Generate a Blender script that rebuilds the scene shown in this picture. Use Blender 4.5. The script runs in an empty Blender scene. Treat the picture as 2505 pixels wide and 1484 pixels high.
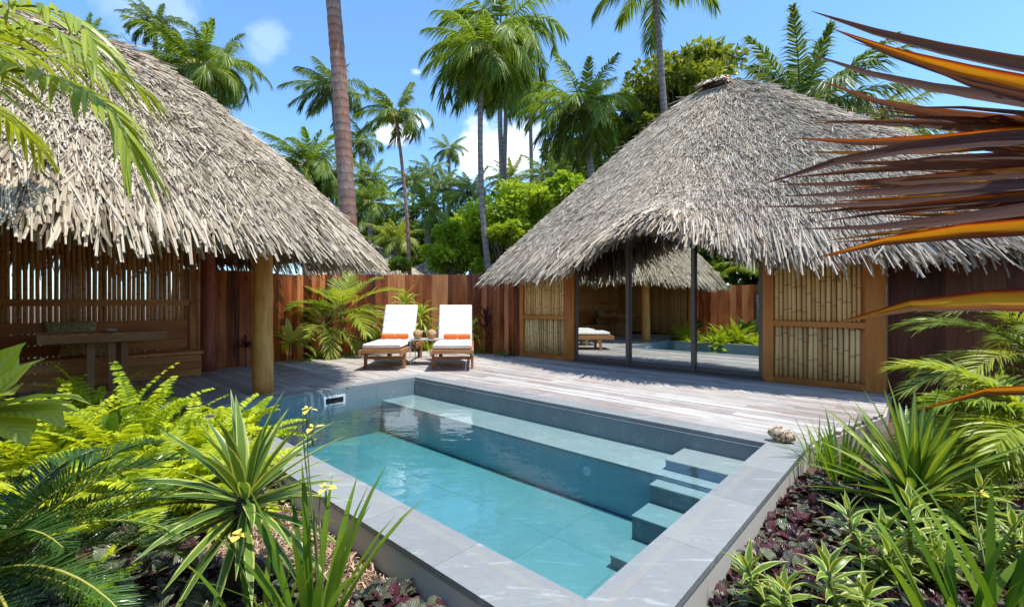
import bpy, math, random
import numpy as np
from mathutils import Vector
PI=math.pi
rng=np.random.default_rng(7); random.seed(7)
D=bpy.data; scene=bpy.context.scene; C=scene.collection
F=1102.0; H=1.07
def W(x,y,Y): return np.array([(x-1252.5)/F*Y, Y, H+(742-y)/F*Y])      # measured point of the place at distance Y
def G(x,y,z=0.0):
    Y=(H-z)*F/(y-742); return np.array([(x-1252.5)/F*Y,Y,z])
A0=np.array([-1.409,6.543]); U=np.array([.7361,-.6769]); V_=np.array([-.6769,-.7361])
U3=np.array([U[0],U[1],0]); V3=np.array([V_[0],V_[1],0]); Z3=np.array([0,0,1.])
def L(s,t,z=0.0):
    p=A0+s*U+t*V_; return np.array([p[0],p[1],z])
def st(p): d=np.asarray(p)[:2]-A0; return float(d@U),float(d@V_)
RST=np.array([U3,-V3,Z3]); RW=np.eye(3)
def rotz(a): c,s=math.cos(a),math.sin(a); return np.array([[c,s,0],[-s,c,0],[0,0,1.]])   # rows = axes
# ---------------------------------------------------------------- mesh builder
class MB:
    def __init__(s): s.V=[];s.F=[];s.A=[];s.n=0
    def add(s,V,Fa,A):
        V=np.asarray(V,float).reshape(-1,3);Fa=np.asarray(Fa,int).reshape(-1,4);A=np.asarray(A,float).reshape(-1,3)
        s.V.append(V);s.F.append(Fa+s.n);s.A.append(A);s.n+=len(V)
    def box(s,c,size,R=RW,long=0,rnd=None,a0=0.0):
        if rnd is None: rnd=random.random()
        h=np.array(size)/2.
        k=np.array([[x,y,z] for x in(-1,1) for y in(-1,1) for z in(-1,1)],float)*h
        V=np.asarray(c,float)+k@np.asarray(R)
        o=[i for i in range(3) if i!=long]
        A=np.stack([k[:,o[0]]+.83*k[:,o[1]],k[:,long]+a0,np.full(8,rnd)],1)
        s.add(V,[[0,1,3,2],[4,6,7,5],[0,4,5,1],[2,3,7,6],[0,2,6,4],[1,5,7,3]],A)
    def bst(s,s0,s1,t0,t1,z0,z1,long=None,rnd=None):
        sz=(abs(s1-s0),abs(t1-t0),abs(z1-z0))
        if long is None: long=int(np.argmax(sz))
        s.box(L((s0+s1)/2,(t0+t1)/2,(z0+z1)/2),sz,RST,long,rnd)
    def tube(s,P,r,n=8,rnd=None,cap=True):
        if rnd is None: rnd=random.random()
        P=np.asarray(P,float);m=len(P);r=np.full(m,r) if np.isscalar(r) else np.asarray(r,float)
        T=np.gradient(P,axis=0);T/=np.linalg.norm(T,axis=1)[:,None]+1e-9
        ref=np.array([0,0,1.]) if abs(T[:,2]).mean()<.8 else np.array([1.,0,0])
        S=np.cross(T,ref);S/=np.linalg.norm(S,axis=1)[:,None]+1e-9;B=np.cross(T,S)
        cum=np.concatenate([[0],np.cumsum(np.linalg.norm(np.diff(P,axis=0),axis=1))])
        if cap:
            P=np.concatenate([P[:1],P,P[-1:]]);S=np.concatenate([S[:1],S,S[-1:]]);B=np.concatenate([B[:1],B,B[-1:]])
            r=np.concatenate([[1e-4],r,[1e-4]]);cum=np.concatenate([cum[:1],cum,cum[-1:]]);m+=2
        a=np.arange(n)*2*PI/n
        V=P[:,None]+r[:,None,None]*(np.cos(a)[None,:,None]*S[:,None]+np.sin(a)[None,:,None]*B[:,None])
        A=np.zeros((m,n,3));A[...,0]=np.minimum(a,2*PI-a)[None]/PI;A[...,1]=cum[:,None];A[...,2]=rnd
        i=np.arange(m-1)[:,None]*n;j=np.arange(n)[None];k=(j+1)%n
        s.add(V,np.stack([i+j,i+k,i+n+k,i+n+j],-1),A)
    def strips(s,P,S,fold,rnd):
        # P (K,n,3) centre line, S (K,n,3) half-width side vectors, fold (K,n,3) offset of the edges
        P=np.asarray(P,float);K,n,_=P.shape
        V=np.stack([P-S+fold,P,P+S+fold],2)
        A=np.zeros((K,n,3,3));A[:,:,0,0]=-1;A[:,:,2,0]=1;A[...,1]=np.linspace(0,1,n)[None,:,None];A[...,2]=np.asarray(rnd)[:,None,None]
        b=(np.arange(K)*n*3)[:,None,None]+(np.arange(n-1)*3)[None,:,None]+np.arange(2)[None,None,:]
        s.add(V,np.stack([b,b+1,b+4,b+3],-1),A)
    def grid(s,Pg,rnd=.5,closed=False):
        Pg=np.asarray(Pg,float);m,n,_=Pg.shape
        A=np.zeros((m,n,3));A[...,0]=np.linspace(0,1,n)[None];A[...,1]=np.linspace(0,1,m)[:,None];A[...,2]=rnd
        i=np.arange(m-1)[:,None]*n
        if closed: j=np.arange(n)[None];k=(j+1)%n
        else: j=np.arange(n-1)[None];k=j+1
        s.add(Pg,np.stack([i+j,i+k,i+n+k,i+n+j],-1),A)
    def lathe(s,c,prof,n=20,rnd=.5,R=None):
        pr=np.asarray(prof,float);a=np.arange(n)*2*PI/n
        k=np.stack([pr[:,0:1]*np.cos(a),pr[:,0:1]*np.sin(a),np.repeat(pr[:,1:2],n,1)],-1)
        if R is not None: k=k@np.asarray(R)
        s.grid(np.asarray(c)+k,rnd,True)
    def build(s,name,mat,parent=None,loc=None,smooth=False):
        V=np.concatenate(s.V);Fa=np.concatenate(s.F);A=np.concatenate(s.A)
        o0=np.zeros(3)
        if parent is not None:
            q=parent
            while q: o0=o0+np.array(q.location);q=q.parent
        elif loc is not None: o0=np.asarray(loc,float)
        V=V-o0
        me=D.meshes.new(name);me.vertices.add(len(V));me.vertices.foreach_set('co',V.astype(np.float32).ravel())
        me.loops.add(4*len(Fa));me.loops.foreach_set('vertex_index',Fa.astype(np.int32).ravel())
        me.polygons.add(len(Fa));me.polygons.foreach_set('loop_start',np.arange(0,4*len(Fa),4,dtype=np.int32))
        try: me.polygons.foreach_set('loop_total',np.full(len(Fa),4,dtype=np.int32))
        except Exception: pass
        me.update(calc_edges=True)
        at=me.attributes.new('A','FLOAT_VECTOR','POINT');at.data.foreach_set('vector',A.astype(np.float32).ravel())
        me.polygons.foreach_set('use_smooth',np.full(len(Fa),bool(smooth)))
        me.materials.append(mat)
        o=D.objects.new(name,me);C.objects.link(o)
        if parent is not None: o.parent=parent
        else: o.location=Vector(o0)
        return o
def thing(name,label,cat,loc=(0,0,0),group=None):
    o=D.objects.new(name,None);o.empty_display_size=.2;C.objects.link(o);o.location=Vector([float(v) for v in loc]);o['label']=label;o['category']=cat
    if group:o['group']=group
    return o
def tag(o,label,cat,group=None,kind=None):
    if label:o['label']=label
    if cat:o['category']=cat
    if group:o['group']=group
    if kind:o['kind']=kind
    return o
def structure(o): o['kind']='structure';return o
def bevel(o,w=.004,seg=2):
    m=o.modifiers.new('bevel','BEVEL');m.width=w;m.segments=seg;m.limit_method='ANGLE';return o
# ---------------------------------------------------------------- materials
def N(t,typ,ins=None,**props):
    n=t.nodes.new(typ)
    for k,v in props.items(): setattr(n,k,v)
    for k,v in (ins or {}).items():
        if isinstance(v,bpy.types.NodeSocket): t.links.new(v,n.inputs[k])
        elif isinstance(v,bpy.types.Node): t.links.new(v.outputs[0],n.inputs[k])
        else: n.inputs[k].default_value=(tuple(v)+(1,) if isinstance(v,tuple) and len(v)==3 and n.inputs[k].type=='RGBA' else v)
    return n
def ramp(t,fac,stops,interp='LINEAR'):
    n=N(t,'ShaderNodeValToRGB',{'Fac':fac});cr=n.color_ramp;cr.interpolation=interp
    while len(cr.elements)<len(stops): cr.elements.new(.5)
    for e,(p,c) in zip(cr.elements,stops): e.position=p;e.color=tuple(c)+(1,)
    return n.outputs[0]
def g3(v): return (v,v,v)
def newmat(name):
    m=D.materials.new(name);m.use_nodes=True;t=m.node_tree;t.nodes.clear();o=N(t,'ShaderNodeOutputMaterial')
    a=N(t,'ShaderNodeAttribute',attribute_name='A');sp=N(t,'ShaderNodeSeparateXYZ',{0:a.outputs['Vector']})
    return m,t,o,a.outputs['Vector'],sp.outputs[0],sp.outputs[1],sp.outputs[2]
def mth(t,op,a,b=0.,c=None):
    n=N(t,'ShaderNodeMath',operation=op)
    for i,v in enumerate((a,b) if c is None else (a,b,c)):
        if isinstance(v,(int,float)): n.inputs[i].default_value=v
        else: t.links.new(v,n.inputs[i])
    return n.outputs[0]
def mix(t,fac,a,b,mode='MIX'):
    return N(t,'ShaderNodeMixRGB',{'Fac':fac,'Color1':a,'Color2':b},blend_type=mode).outputs[0]
def noise(t,vec,scale,detail=4,rough=.55,dist=0.):
    return N(t,'ShaderNodeTexNoise',{'Vector':vec,'Scale':scale,'Detail':detail,'Roughness':rough,'Distortion':dist}).outputs[0]
def obvec(t): return N(t,'ShaderNodeTexCoord').outputs['Object']
def bump(t,h,strength=.3,dist=.01):
    return N(t,'ShaderNodeBump',{'Height':h,'Strength':strength,'Distance':dist}).outputs[0]
def grainvec(t,x,y,r,kx=30,ky=1.5):
    return N(t,'ShaderNodeCombineXYZ',{0:mth(t,'MULTIPLY',x,kx),1:mth(t,'MULTIPLY',y,ky),2:mth(t,'MULTIPLY',r,91.)}).outputs[0]
def mat_wood(name,c0,c1,c2,rough=.55,kx=30,ky=1.5,spec=.3,knots=0,varc=.7):
    m,t,o,v,x,y,r=newmat(name)
    gv=grainvec(t,x,y,r,kx,ky)
    n1=noise(t,gv,1.,6,.65,1.2)
    n2=noise(t,grainvec(t,x,y,r,4,.9),1.,3,.5,.5)
    f=mth(t,'ADD',mth(t,'MULTIPLY',n1,.7),mth(t,'MULTIPLY',mth(t,'SUBTRACT',r,.5),varc))
    f=mth(t,'ADD',f,mth(t,'MULTIPLY',mth(t,'SUBTRACT',n2,.4),.75))
    col=ramp(t,f,[(.15,c0),(.45,c1),(.85,c2)])
    if knots:
        vr=N(t,'ShaderNodeTexVoronoi',{'Vector':grainvec(t,x,y,r,7,2.6),'Scale':1.}).outputs['Distance']
        k=ramp(t,vr,[(.0,g3(.12)),(.06,g3(.35)),(.13,g3(1))])
        col=mix(t,1.,col,k,'MULTIPLY')
    b=N(t,'ShaderNodeBsdfPrincipled',{'Base Color':col,'Roughness':rough,'Specular IOR Level':spec,'Normal':bump(t,n1,.35,.004)})
    t.links.new(b.outputs[0],o.inputs[0]);return m
def mat_leaf(name,c0,c1,edge=None,mid=None,tip=None,transl=.4,rough=.4,edge_at=.62,vein=0,var=1.,spec=.4):
    m,t,o,v,x,y,r=newmat(name)
    ax=mth(t,'ABSOLUTE',x)
    nz=noise(t,obvec(t),9.,3)
    f=mth(t,'ADD',mth(t,'MULTIPLY',r,.75*var),mth(t,'MULTIPLY',nz,.4))
    col=ramp(t,f,[(.15,c0),(.85,c1)])
    if mid: col=mix(t,ramp(t,ax,[(.0,g3(1)),(.28,g3(0))]),col,mid)
    if edge:
        e=mth(t,'ADD',ax,mth(t,'MULTIPLY',mth(t,'SUBTRACT',noise(t,grainvec(t,x,y,r,3,2),2.),.5),.35))
        col=mix(t,ramp(t,e,[(edge_at-.06,g3(0)),(edge_at+.06,g3(1))]),col,edge)
    if tip: col=mix(t,ramp(t,mth(t,'ADD',y,mth(t,'MULTIPLY',r,.25)),[(.9,g3(0)),(1.05 if False else 1.,g3(1))]),col,tip)
    nrm=None
    ins={'Base Color':col,'Roughness':rough,'Specular IOR Level':spec}
    if vein:
        wv=mth(t,'SINE',mth(t,'MULTIPLY',mth(t,'SUBTRACT',y,mth(t,'MULTIPLY',ax,.25)),vein))
        ins['Normal']=bump(t,wv,.5,.004)
        ins['Base Color']=mix(t,ramp(t,wv,[(.0,g3(.45)),(.5,g3(0))]),col,mix(t,1.,col,(.45,.5,.4),'MULTIPLY'))
    b=N(t,'ShaderNodeBsdfPrincipled',ins)
    tc=mix(t,1.,col,(1.25,1.15,.55),'MULTIPLY')
    tr=N(t,'ShaderNodeBsdfTranslucent',{'Color':tc})
    ms=N(t,'ShaderNodeMixShader',{0:transl,1:b.outputs[0],2:tr.outputs[0]})
    t.links.new(ms.outputs[0],o.inputs[0]);return m
def mat_plain(name,col,rough=.5,metal=0.,spec=.4,nz=0.,nscale=30.,bmp=0.):
    m,t,o,v,x,y,r=newmat(name)
    n=noise(t,obvec(t),nscale,4)
    c=mix(t,nz,col,mix(t,1.,col,ramp(t,n,[(.2,g3(.3)),(.8,g3(1.5))]),'MULTIPLY'))
    ins={'Base Color':c,'Roughness':rough,'Metallic':metal,'Specular IOR Level':spec}
    if bmp: ins['Normal']=bump(t,n,bmp,.01)
    b=N(t,'ShaderNodeBsdfPrincipled',ins);t.links.new(b.outputs[0],o.inputs[0]);return m
def mat_thatch(name,dark,midc,light,edge=True):
    m,t,o,v,x,y,r=newmat(name)
    n=noise(t,grainvec(t,x,y,r,3,2.),2.,4)
    f=mth(t,'ADD',mth(t,'MULTIPLY',r,1.05),mth(t,'MULTIPLY',mth(t,'SUBTRACT',n,.25),.45))
    big=noise(t,obvec(t),.9,4)
    f=mth(t,'ADD',f,mth(t,'MULTIPLY',mth(t,'SUBTRACT',big,.5),.35))
    col=ramp(t,f,[(.1,dark),(.38,midc),(.62,light),(.9,tuple(min(1,c*1.22) for c in light))])
    warm=noise(t,grainvec(t,x,y,r,.1,.1),3.,1)
    col=mix(t,ramp(t,warm,[(.5,g3(0)),(.62,g3(.55))]),col,(.42,.31,.18))
    b=N(t,'ShaderNodeBsdfPrincipled',{'Base Color':col,'Roughness':.75,'Specular IOR Level':.2})
    tr=N(t,'ShaderNodeBsdfTranslucent',{'Color':col})
    ms=N(t,'ShaderNodeMixShader',{0:.12,1:b.outputs[0],2:tr.outputs[0]})
    t.links.new(ms.outputs[0],o.inputs[0]);return m
def mat_slate(name,base,light,vein=.5,rough=.55,grooves=False,tint=None):
    m,t,o,v,x,y,r=newmat(name)
    ov=obvec(t)
    sh=N(t,'ShaderNodeVectorMath',{0:ov,1:N(t,'ShaderNodeCombineXYZ',{0:mth(t,'MULTIPLY',r,13.),1:mth(t,'MULTIPLY',r,7.),2:mth(t,'MULTIPLY',r,3.)}).outputs[0]},operation='ADD').outputs[0]
    n1=noise(t,sh,5.,8,.7,.6);n2=noise(t,sh,45.,5,.7)
    st_=N(t,'ShaderNodeMapping',{'Vector':sh,'Rotation':(0,0,.6),'Scale':(1.3,6.,3.)}).outputs[0]
    n3=noise(t,st_,2.2,8,.75,1.)
    f=mth(t,'ADD',mth(t,'MULTIPLY',n1,.55),mth(t,'ADD',mth(t,'MULTIPLY',n2,.3),mth(t,'MULTIPLY',mth(t,'SUBTRACT',r,.5),.18)))
    col=ramp(t,f,[(.25,tuple(c*.78 for c in base)),(.6,base),(.8,tuple(c*1.2 for c in base))])
    col=mix(t,ramp(t,n3,[(.56,g3(0)),(.7,g3(vein))]),col,light)
    h=mth(t,'ADD',n1,mth(t,'MULTIPLY',n2,.5))
    if grooves:
        gsum=None
        for g in (.055,.067,.079):
            q=mth(t,'LESS_THAN',mth(t,'ABSOLUTE',mth(t,'SUBTRACT',x,g)),.0042)
            gsum=q if gsum is None else mth(t,'ADD',gsum,q)
        col=mix(t,mth(t,'MULTIPLY',gsum,.4),col,(.36,.32,.25))
        h=mth(t,'SUBTRACT',h,gsum)
    b=N(t,'ShaderNodeBsdfPrincipled',{'Base Color':col,'Roughness':rough,'Specular IOR Level':.35,'Normal':bump(t,h,.35,.004)})
    t.links.new(b.outputs[0],o.inputs[0]);return m
def mat_bamboo(name,c0,c1):
    m,t,o,v,x,y,r=newmat(name)
    # nodes of the cane every ~0.3 m, offset per cane
    per=mth(t,'ADD',mth(t,'MULTIPLY',y,3.1),mth(t,'MULTIPLY',r,37.))
    fr=mth(t,'FRACT',per)
    ring=ramp(t,fr,[(.0,g3(1)),(.02,g3(1)),(.045,g3(0))])
    n=noise(t,grainvec(t,x,y,r,4,1.5),2.,4)
    n2=noise(t,grainvec(t,x,y,r,9,9),2.,3)
    f=mth(t,'ADD',mth(t,'MULTIPLY',r,.6),mth(t,'MULTIPLY',n,.5))
    col=ramp(t,f,[(.2,c0),(.8,c1)])
    col=mix(t,ramp(t,n2,[(.66,g3(0)),(.78,g3(.5))]),col,(.2,.12,.05))
    col=mix(t,mth(t,'MULTIPLY',ring,.8),col,(.11,.06,.025))
    b=N(t,'ShaderNodeBsdfPrincipled',{'Base Color':col,'Roughness':.4,'Specular IOR Level':.4,'Normal':bump(t,ring,.6,.006)})
    t.links.new(b.outputs[0],o.inputs[0]);return m
def mat_ground(name):
    m,t,o,v,x,y,r=newmat(name);ov=obvec(t)
    n=noise(t,ov,35.,6,.7);n2=noise(t,ov,6.,4)
    col=ramp(t,mth(t,'ADD',mth(t,'MULTIPLY',n,.6),mth(t,'MULTIPLY',n2,.4)),[(.3,(.025,.014,.009)),(.55,(.14,.08,.05)),(.8,(.3,.2,.14))])
    b=N(t,'ShaderNodeBsdfPrincipled',{'Base Color':col,'Roughness':.9,'Normal':bump(t,n,.8,.02)})
    t.links.new(b.outputs[0],o.inputs[0]);return m
def mat_trunk(name,c0,c1,rings=7.,red=None):
    m,t,o,v,x,y,r=newmat(name);ov=obvec(t)
    n=noise(t,N(t,'ShaderNodeMapping',{'Vector':ov,'Scale':(6,6,3)}).outputs[0],2.,6,.7)
    w=mth(t,'FRACT',mth(t,'ADD',mth(t,'MULTIPLY',y,rings),mth(t,'MULTIPLY',n,.9)))
    rr=ramp(t,w,[(.0,g3(.18)),(.10,g3(.9)),(.35,g3(1.1)),(.9,g3(.8)),(1.,g3(.3))])
    col=ramp(t,n,[(.3,c0),(.7,c1)])
    if red:
        lo=noise(t,ov,.8,3)
        col=mix(t,ramp(t,lo,[(.35,g3(1.)),(.62,g3(.15))]),col,red)
    col=mix(t,.8,col,mix(t,1.,col,rr,'MULTIPLY'))
    b=N(t,'ShaderNodeBsdfPrincipled',{'Base Color':col,'Roughness':.85,'Normal':bump(t,mth(t,'ADD',w,n),.6,.02)})
    t.links.new(b.outputs[0],o.inputs[0]);return m
M={}
M['thatch']=mat_thatch('thatch_strands',(.11,.075,.045),(.38,.29,.195),(.64,.54,.40))
M['thatch_grey']=mat_thatch('thatch_strands_grey',(.11,.08,.055),(.36,.285,.21),(.62,.53,.41))
M['thatch_base']=mat_plain('thatch_underlayer',(.26,.17,.10),.9,nz=.7,nscale=25,bmp=.6)
M['fence']=mat_wood('fence_wood',(.11,.022,.007),(.46,.12,.033),(.78,.33,.12),.5,26,1.,.3,knots=1,varc=.6)
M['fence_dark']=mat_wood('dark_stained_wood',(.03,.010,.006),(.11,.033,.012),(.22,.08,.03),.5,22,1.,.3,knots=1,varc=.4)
M['orange_wood']=mat_wood('orange_frame_wood',(.36,.11,.018),(.56,.20,.035),(.68,.29,.07),.4,18,1.2,.4,varc=.25)
M['teak']=mat_wood('teak_wood',(.22,.09,.03),(.42,.20,.08),(.58,.33,.16),.5,24,1.5,.3,varc=.4)
M['bench_wood']=mat_wood('bench_wood',(.38,.12,.028),(.68,.27,.07),(.84,.46,.16),.5,24,1.2,.3,varc=.3)
M['post_wood']=mat_wood('log_wood',(.48,.15,.03),(.78,.34,.085),(.90,.52,.18),.6,3,3.,.3,knots=1,varc=.2)
M['post_red']=mat_wood('red_log_wood',(.14,.03,.02),(.32,.08,.045),(.48,.17,.10),.5,3,3.,.4,varc=.2)
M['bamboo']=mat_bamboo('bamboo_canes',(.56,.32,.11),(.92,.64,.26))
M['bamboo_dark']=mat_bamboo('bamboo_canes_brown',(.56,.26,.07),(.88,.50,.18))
M['coping']=mat_slate('grey_slate_coping',(.30,.312,.305),(.60,.61,.59),.6,.5,grooves=True)
M['tile']=mat_slate('grey_slate_tile',(.22,.27,.285),(.44,.50,.52),.45,.5)
M['tile_shade_lift']=mat_slate('slate_tile_shade_lift',(.46,.58,.60),(.70,.78,.80),.4,.5)  # copy of the slate, colour lightened to lift the unlit ledge front
M['floor_tile']=mat_slate('pale_slate_tile',(.36,.40,.375),(.60,.64,.60),.5,.6)
M['grout']=mat_plain('grout',(.62,.58,.52),.9)
M['grout_pool']=mat_plain('pool_grout',(.30,.34,.32),.9)
M['curb']=mat_plain('rough_concrete',(.21,.175,.145),.9,nz=.5,nscale=9,bmp=.5)
M['white']=mat_plain('white_plastic',(.8,.8,.78),.35)
M['dark']=mat_plain('dark_void',(.01,.01,.01),.8)
M['ground']=mat_ground('mulched_soil')
M['chip']=mat_thatch('wood_chips',(.10,.05,.03),(.36,.21,.13),(.62,.43,.30))
M['frame']=mat_plain('bronze_aluminium',(.17,.145,.125),.35,metal=.5)
M['taupe']=mat_plain('taupe_metal',(.42,.37,.33),.45)
M['rubber']=mat_plain('black_rubber',(.02,.02,.02),.6)
M['metal']=mat_plain('dull_metal',(.4,.38,.35),.35,metal=.9)
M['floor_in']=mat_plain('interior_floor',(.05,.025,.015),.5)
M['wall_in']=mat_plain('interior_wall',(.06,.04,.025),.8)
def mat_deck():
    m,t,o,v,x,y,r=newmat('weathered_deck_wood')
    ov=obvec(t)
    gv=grainvec(t,x,y,r,45,2.)
    n1=noise(t,gv,1.,6,.7,.8);n2=noise(t,ov,.8,5,.6);n3=noise(t,ov,5.,5,.75)
    f=mth(t,'ADD',mth(t,'MULTIPLY',n1,.6),mth(t,'MULTIPLY',mth(t,'SUBTRACT',r,.5),.28))
    f=mth(t,'ADD',f,mth(t,'MULTIPLY',mth(t,'SUBTRACT',n2,.5),.55))
    f=mth(t,'ADD',f,mth(t,'MULTIPLY',n3,.35))
    col=ramp(t,f,[(.15,(.17,.14,.12)),(.40,(.38,.335,.305)),(.6,(.53,.50,.445)),(.85,(.69,.66,.60))])
    red=noise(t,grainvec(t,x,y,r,6,.9),1.7,4)
    col=mix(t,ramp(t,mth(t,'ADD',red,mth(t,'MULTIPLY',n3,.2)),[(.62,g3(0)),(.78,g3(.6))]),col,(.33,.19,.12))
    b=N(t,'ShaderNodeBsdfPrincipled',{'Base Color':col,'Roughness':.7,'Specular IOR Level':.25,'Normal':bump(t,n1,.5,.004)})
    t.links.new(b.outputs[0],o.inputs[0]);return m
M['deck']=mat_deck()
def mat_cushion():
    m,t,o,v,x,y,r=newmat('cream_canvas');ov=obvec(t)
    n=noise(t,N(t,'ShaderNodeMapping',{'Vector':ov,'Scale':(1.2,5,5)}).outputs[0],2.6,4,.5,.8);w=noise(t,ov,400.,2)
    b=N(t,'ShaderNodeBsdfPrincipled',{'Base Color':(.76,.735,.66),'Roughness':.85,'Specular IOR Level':.15,'Normal':bump(t,mth(t,'ADD',n,mth(t,'MULTIPLY',w,.02)),.45,.035)})
    t.links.new(b.outputs[0],o.inputs[0]);return m
M['cushion']=mat_cushion()
def mat_towel():
    m,t,o,v,x,y,r=newmat('orange_terry');n=noise(t,obvec(t),220.,3)
    b=N(t,'ShaderNodeBsdfPrincipled',{'Base Color':mix(t,ramp(t,n,[(.3,g3(0)),(.7,g3(1))]),(.72,.13,.03),(.88,.22,.06)),'Roughness':.95,'Specular IOR Level':.05,'Normal':bump(t,n,.8,.006)})
    t.links.new(b.outputs[0],o.inputs[0]);return m
M['towel']=mat_towel()
def mat_pillow():
    m,t,o,v,x,y,r=newmat('olive_patterned_cloth')
    vr=N(t,'ShaderNodeTexVoronoi',{'Vector':v,'Scale':9.},feature='DISTANCE_TO_EDGE').outputs['Distance']
    col=mix(t,ramp(t,vr,[(.03,g3(1)),(.08,g3(0))]),(.46,.42,.18),(.78,.74,.46))
    b=N(t,'ShaderNodeBsdfPrincipled',{'Base Color':col,'Roughness':.9,'Specular IOR Level':.1});t.links.new(b.outputs[0],o.inputs[0]);return m
M['pillow']=mat_pillow()
def schlick(t,f0,nrm=None,power=5.):
    lw=N(t,'ShaderNodeLayerWeight',{'Blend':.5,**({'Normal':nrm} if nrm else {})})
    return mth(t,'ADD',mth(t,'MULTIPLY',mth(t,'POWER',lw.outputs['Facing'],power),1-f0),f0)
def mat_water():
    m=D.materials.new('pool_water');m.use_nodes=True;t=m.node_tree;t.nodes.clear();o=N(t,'ShaderNodeOutputMaterial')
    g=N(t,'ShaderNodeNewGeometry').outputs['Position']
    mp=N(t,'ShaderNodeMapping',{'Vector':g,'Rotation':(0,0,.74),'Scale':(1.,1.5,1.)}).outputs[0]
    n=mth(t,'ADD',noise(t,mp,5.,2,.5),mth(t,'MULTIPLY',noise(t,mp,17.,2,.5),.22))
    bn=bump(t,n,.16,.02)
    gl=N(t,'ShaderNodeBsdfGlossy',{'Color':(1,1,1),'Roughness':.02,'Normal':bn})
    tr=N(t,'ShaderNodeBsdfTransparent',{'Color':(.97,1,1)})
    ms=N(t,'ShaderNodeMixShader',{0:schlick(t,.025,bn,4.8),1:tr.outputs[0],2:gl.outputs[0]})
    t.links.new(ms.outputs[0],o.inputs['Surface'])
    va=N(t,'ShaderNodeVolumeAbsorption',{'Color':(.14,.74,.83),'Density':.92})
    t.links.new(va.outputs[0],o.inputs['Volume']);return m
M['water']=mat_water()
def mat_glass():
    m=D.materials.new('reflective_door_glass');m.use_nodes=True;t=m.node_tree;t.nodes.clear();o=N(t,'ShaderNodeOutputMaterial')
    gl=N(t,'ShaderNodeBsdfGlossy',{'Color':(.95,1,.97),'Roughness':.0})
    tr=N(t,'ShaderNodeBsdfTransparent',{'Color':(.45,.5,.47)})
    ms=N(t,'ShaderNodeMixShader',{0:schlick(t,.60),1:tr.outputs[0],2:gl.outputs[0]})
    t.links.new(ms.outputs[0],o.inputs['Surface']);return m
M['glass']=mat_glass()

# ================================================================ SETTING
ZS=-.18
g=MB()
inn=[(-.2,-.2),(4.76,-.2),(4.76,2.68),(-.2,2.68)];out=[(-300,-300),(300,-300),(300,300),(-300,300)]
vs=[L(*p,ZS) for p in inn+out]
g.add(vs,[[0,1,5,4],[1,2,6,5],[2,3,7,6],[3,0,4,7]],np.tile([0,0,.5],(8,1)))
structure(g.build('ground',M['ground']))
# pool -----------------------------------------------------------
SL,TL=4.56,2.48; ZW=-.155; ZF=-.66
pool=thing('swimming_pool','small rectangular plunge pool lined in grey slate tiles, set in the wooden deck','swimming pool',L(SL/2,TL/2,0))
def slabs(mb,side,w,z0,z1):
    # coping slabs along one side, A.x = distance from the inner edge
    n=int(round((SL if side in('AB','CD') else TL)/.6)); LL=SL if side in('AB','CD') else TL
    e=np.linspace(0,LL,n+1);gp=.0022
    for i in range(n):
        a,b=e[i]+gp,e[i+1]-gp;rnd=random.random()
        ea,eb=a,b
        oa=a if i else -w+gp*.7;ob=b if i<n-1 else LL+w-gp*.7
        if i==0: a=gp
        if i==n-1: b=LL-gp
        if side=='AB': P=[(a,0),(b,0),(ob,-w),(oa,-w)]
        if side=='CD': P=[(a,TL),(b,TL),(ob,TL+w),(oa,TL+w)]
        if side=='AD': P=[(0,a),(0,b),(-w,ob),(-w,oa)]
        if side=='BC': P=[(SL,a),(SL,b),(SL+w,ob),(SL+w,oa)]
        V=[L(*p,z1) for p in P]+[L(*p,z0) for p in P]
        A=[(0,a,rnd),(0,b,rnd),(w,ob,rnd),(w,oa,rnd)]*2
        mb.add(V,[[0,1,2,3],[4,5,6,7],[0,1,5,4],[1,2,6,5],[2,3,7,6],[3,0,4,7]],A)
cop=MB()
slabs(cop,'AB',.215,-.032,0);slabs(cop,'CD',.25,-.032,0);slabs(cop,'AD',.215,-.032,0);slabs(cop,'BC',.25,-.032,0)
bevel(cop.build('coping',M['coping'],pool),.0015,1)
gr=MB()   # grout bed below and between the slabs
for (a,b,c,d) in ((-.21,SL+.245,-.21,-.003),(-.21,SL+.245,TL+.003,TL+.245),(-.21,-.003,-.003,TL+.003),(SL+.003,SL+.245,-.003,TL+.003)):
    gr.bst(a,b,c,d,-.30,-.0025 if False else -.003)
gr.build('grout',M['grout'],pool)
cb=MB()
cb.bst(-.19,SL+.238,TL+.2,TL+.238,ZS-.2,-.034);cb.bst(SL+.2,SL+.238,-.19,TL+.199,ZS-.2,-.034);cb.bst(-.238,-.2,TL*.7,TL+.199,ZS-.2,-.034)
cb.build('curb',M['curb'],pool)
def tiles_w(mb,s0,s1,t0,t1,z0,z1,L1=.6,H1=.31,th=.012):
    # tiles on an upright or flat face given as a thin box
    ds,dt,dz=s1-s0,t1-t0,z1-z0;g_=.0009
    def rng_(a,b,st_): 
        n=max(1,int(round((b-a)/st_)));return [(a+(b-a)*i/n,a+(b-a)*(i+1)/n) for i in range(n)]
    m=min(abs(ds),abs(dt),abs(dz))
    if m==abs(dz):
        lo='s' if ds>=dt else 't'
        for (a,b) in rng_(s0,s1,L1):
            for (c,d) in rng_(t0,t1,L1 if (t1-t0)>.7 else 1.):
                mb.bst(a+g_,b-g_,c+g_,d-g_,z0,z1)
    elif m==abs(dt):
        for (a,b) in rng_(s0,s1,L1):
            for (c,d) in rng_(z0,z1,H1): mb.bst(a+g_,b-g_,t0,t1,c+g_,d-g_)
    else:
        for (a,b) in rng_(t0,t1,L1):
            for (c,d) in rng_(z0,z1,H1): mb.bst(s0,s1,a+g_,b-g_,c+g_,d-g_)
wt=MB()
zb=ZF
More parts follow.
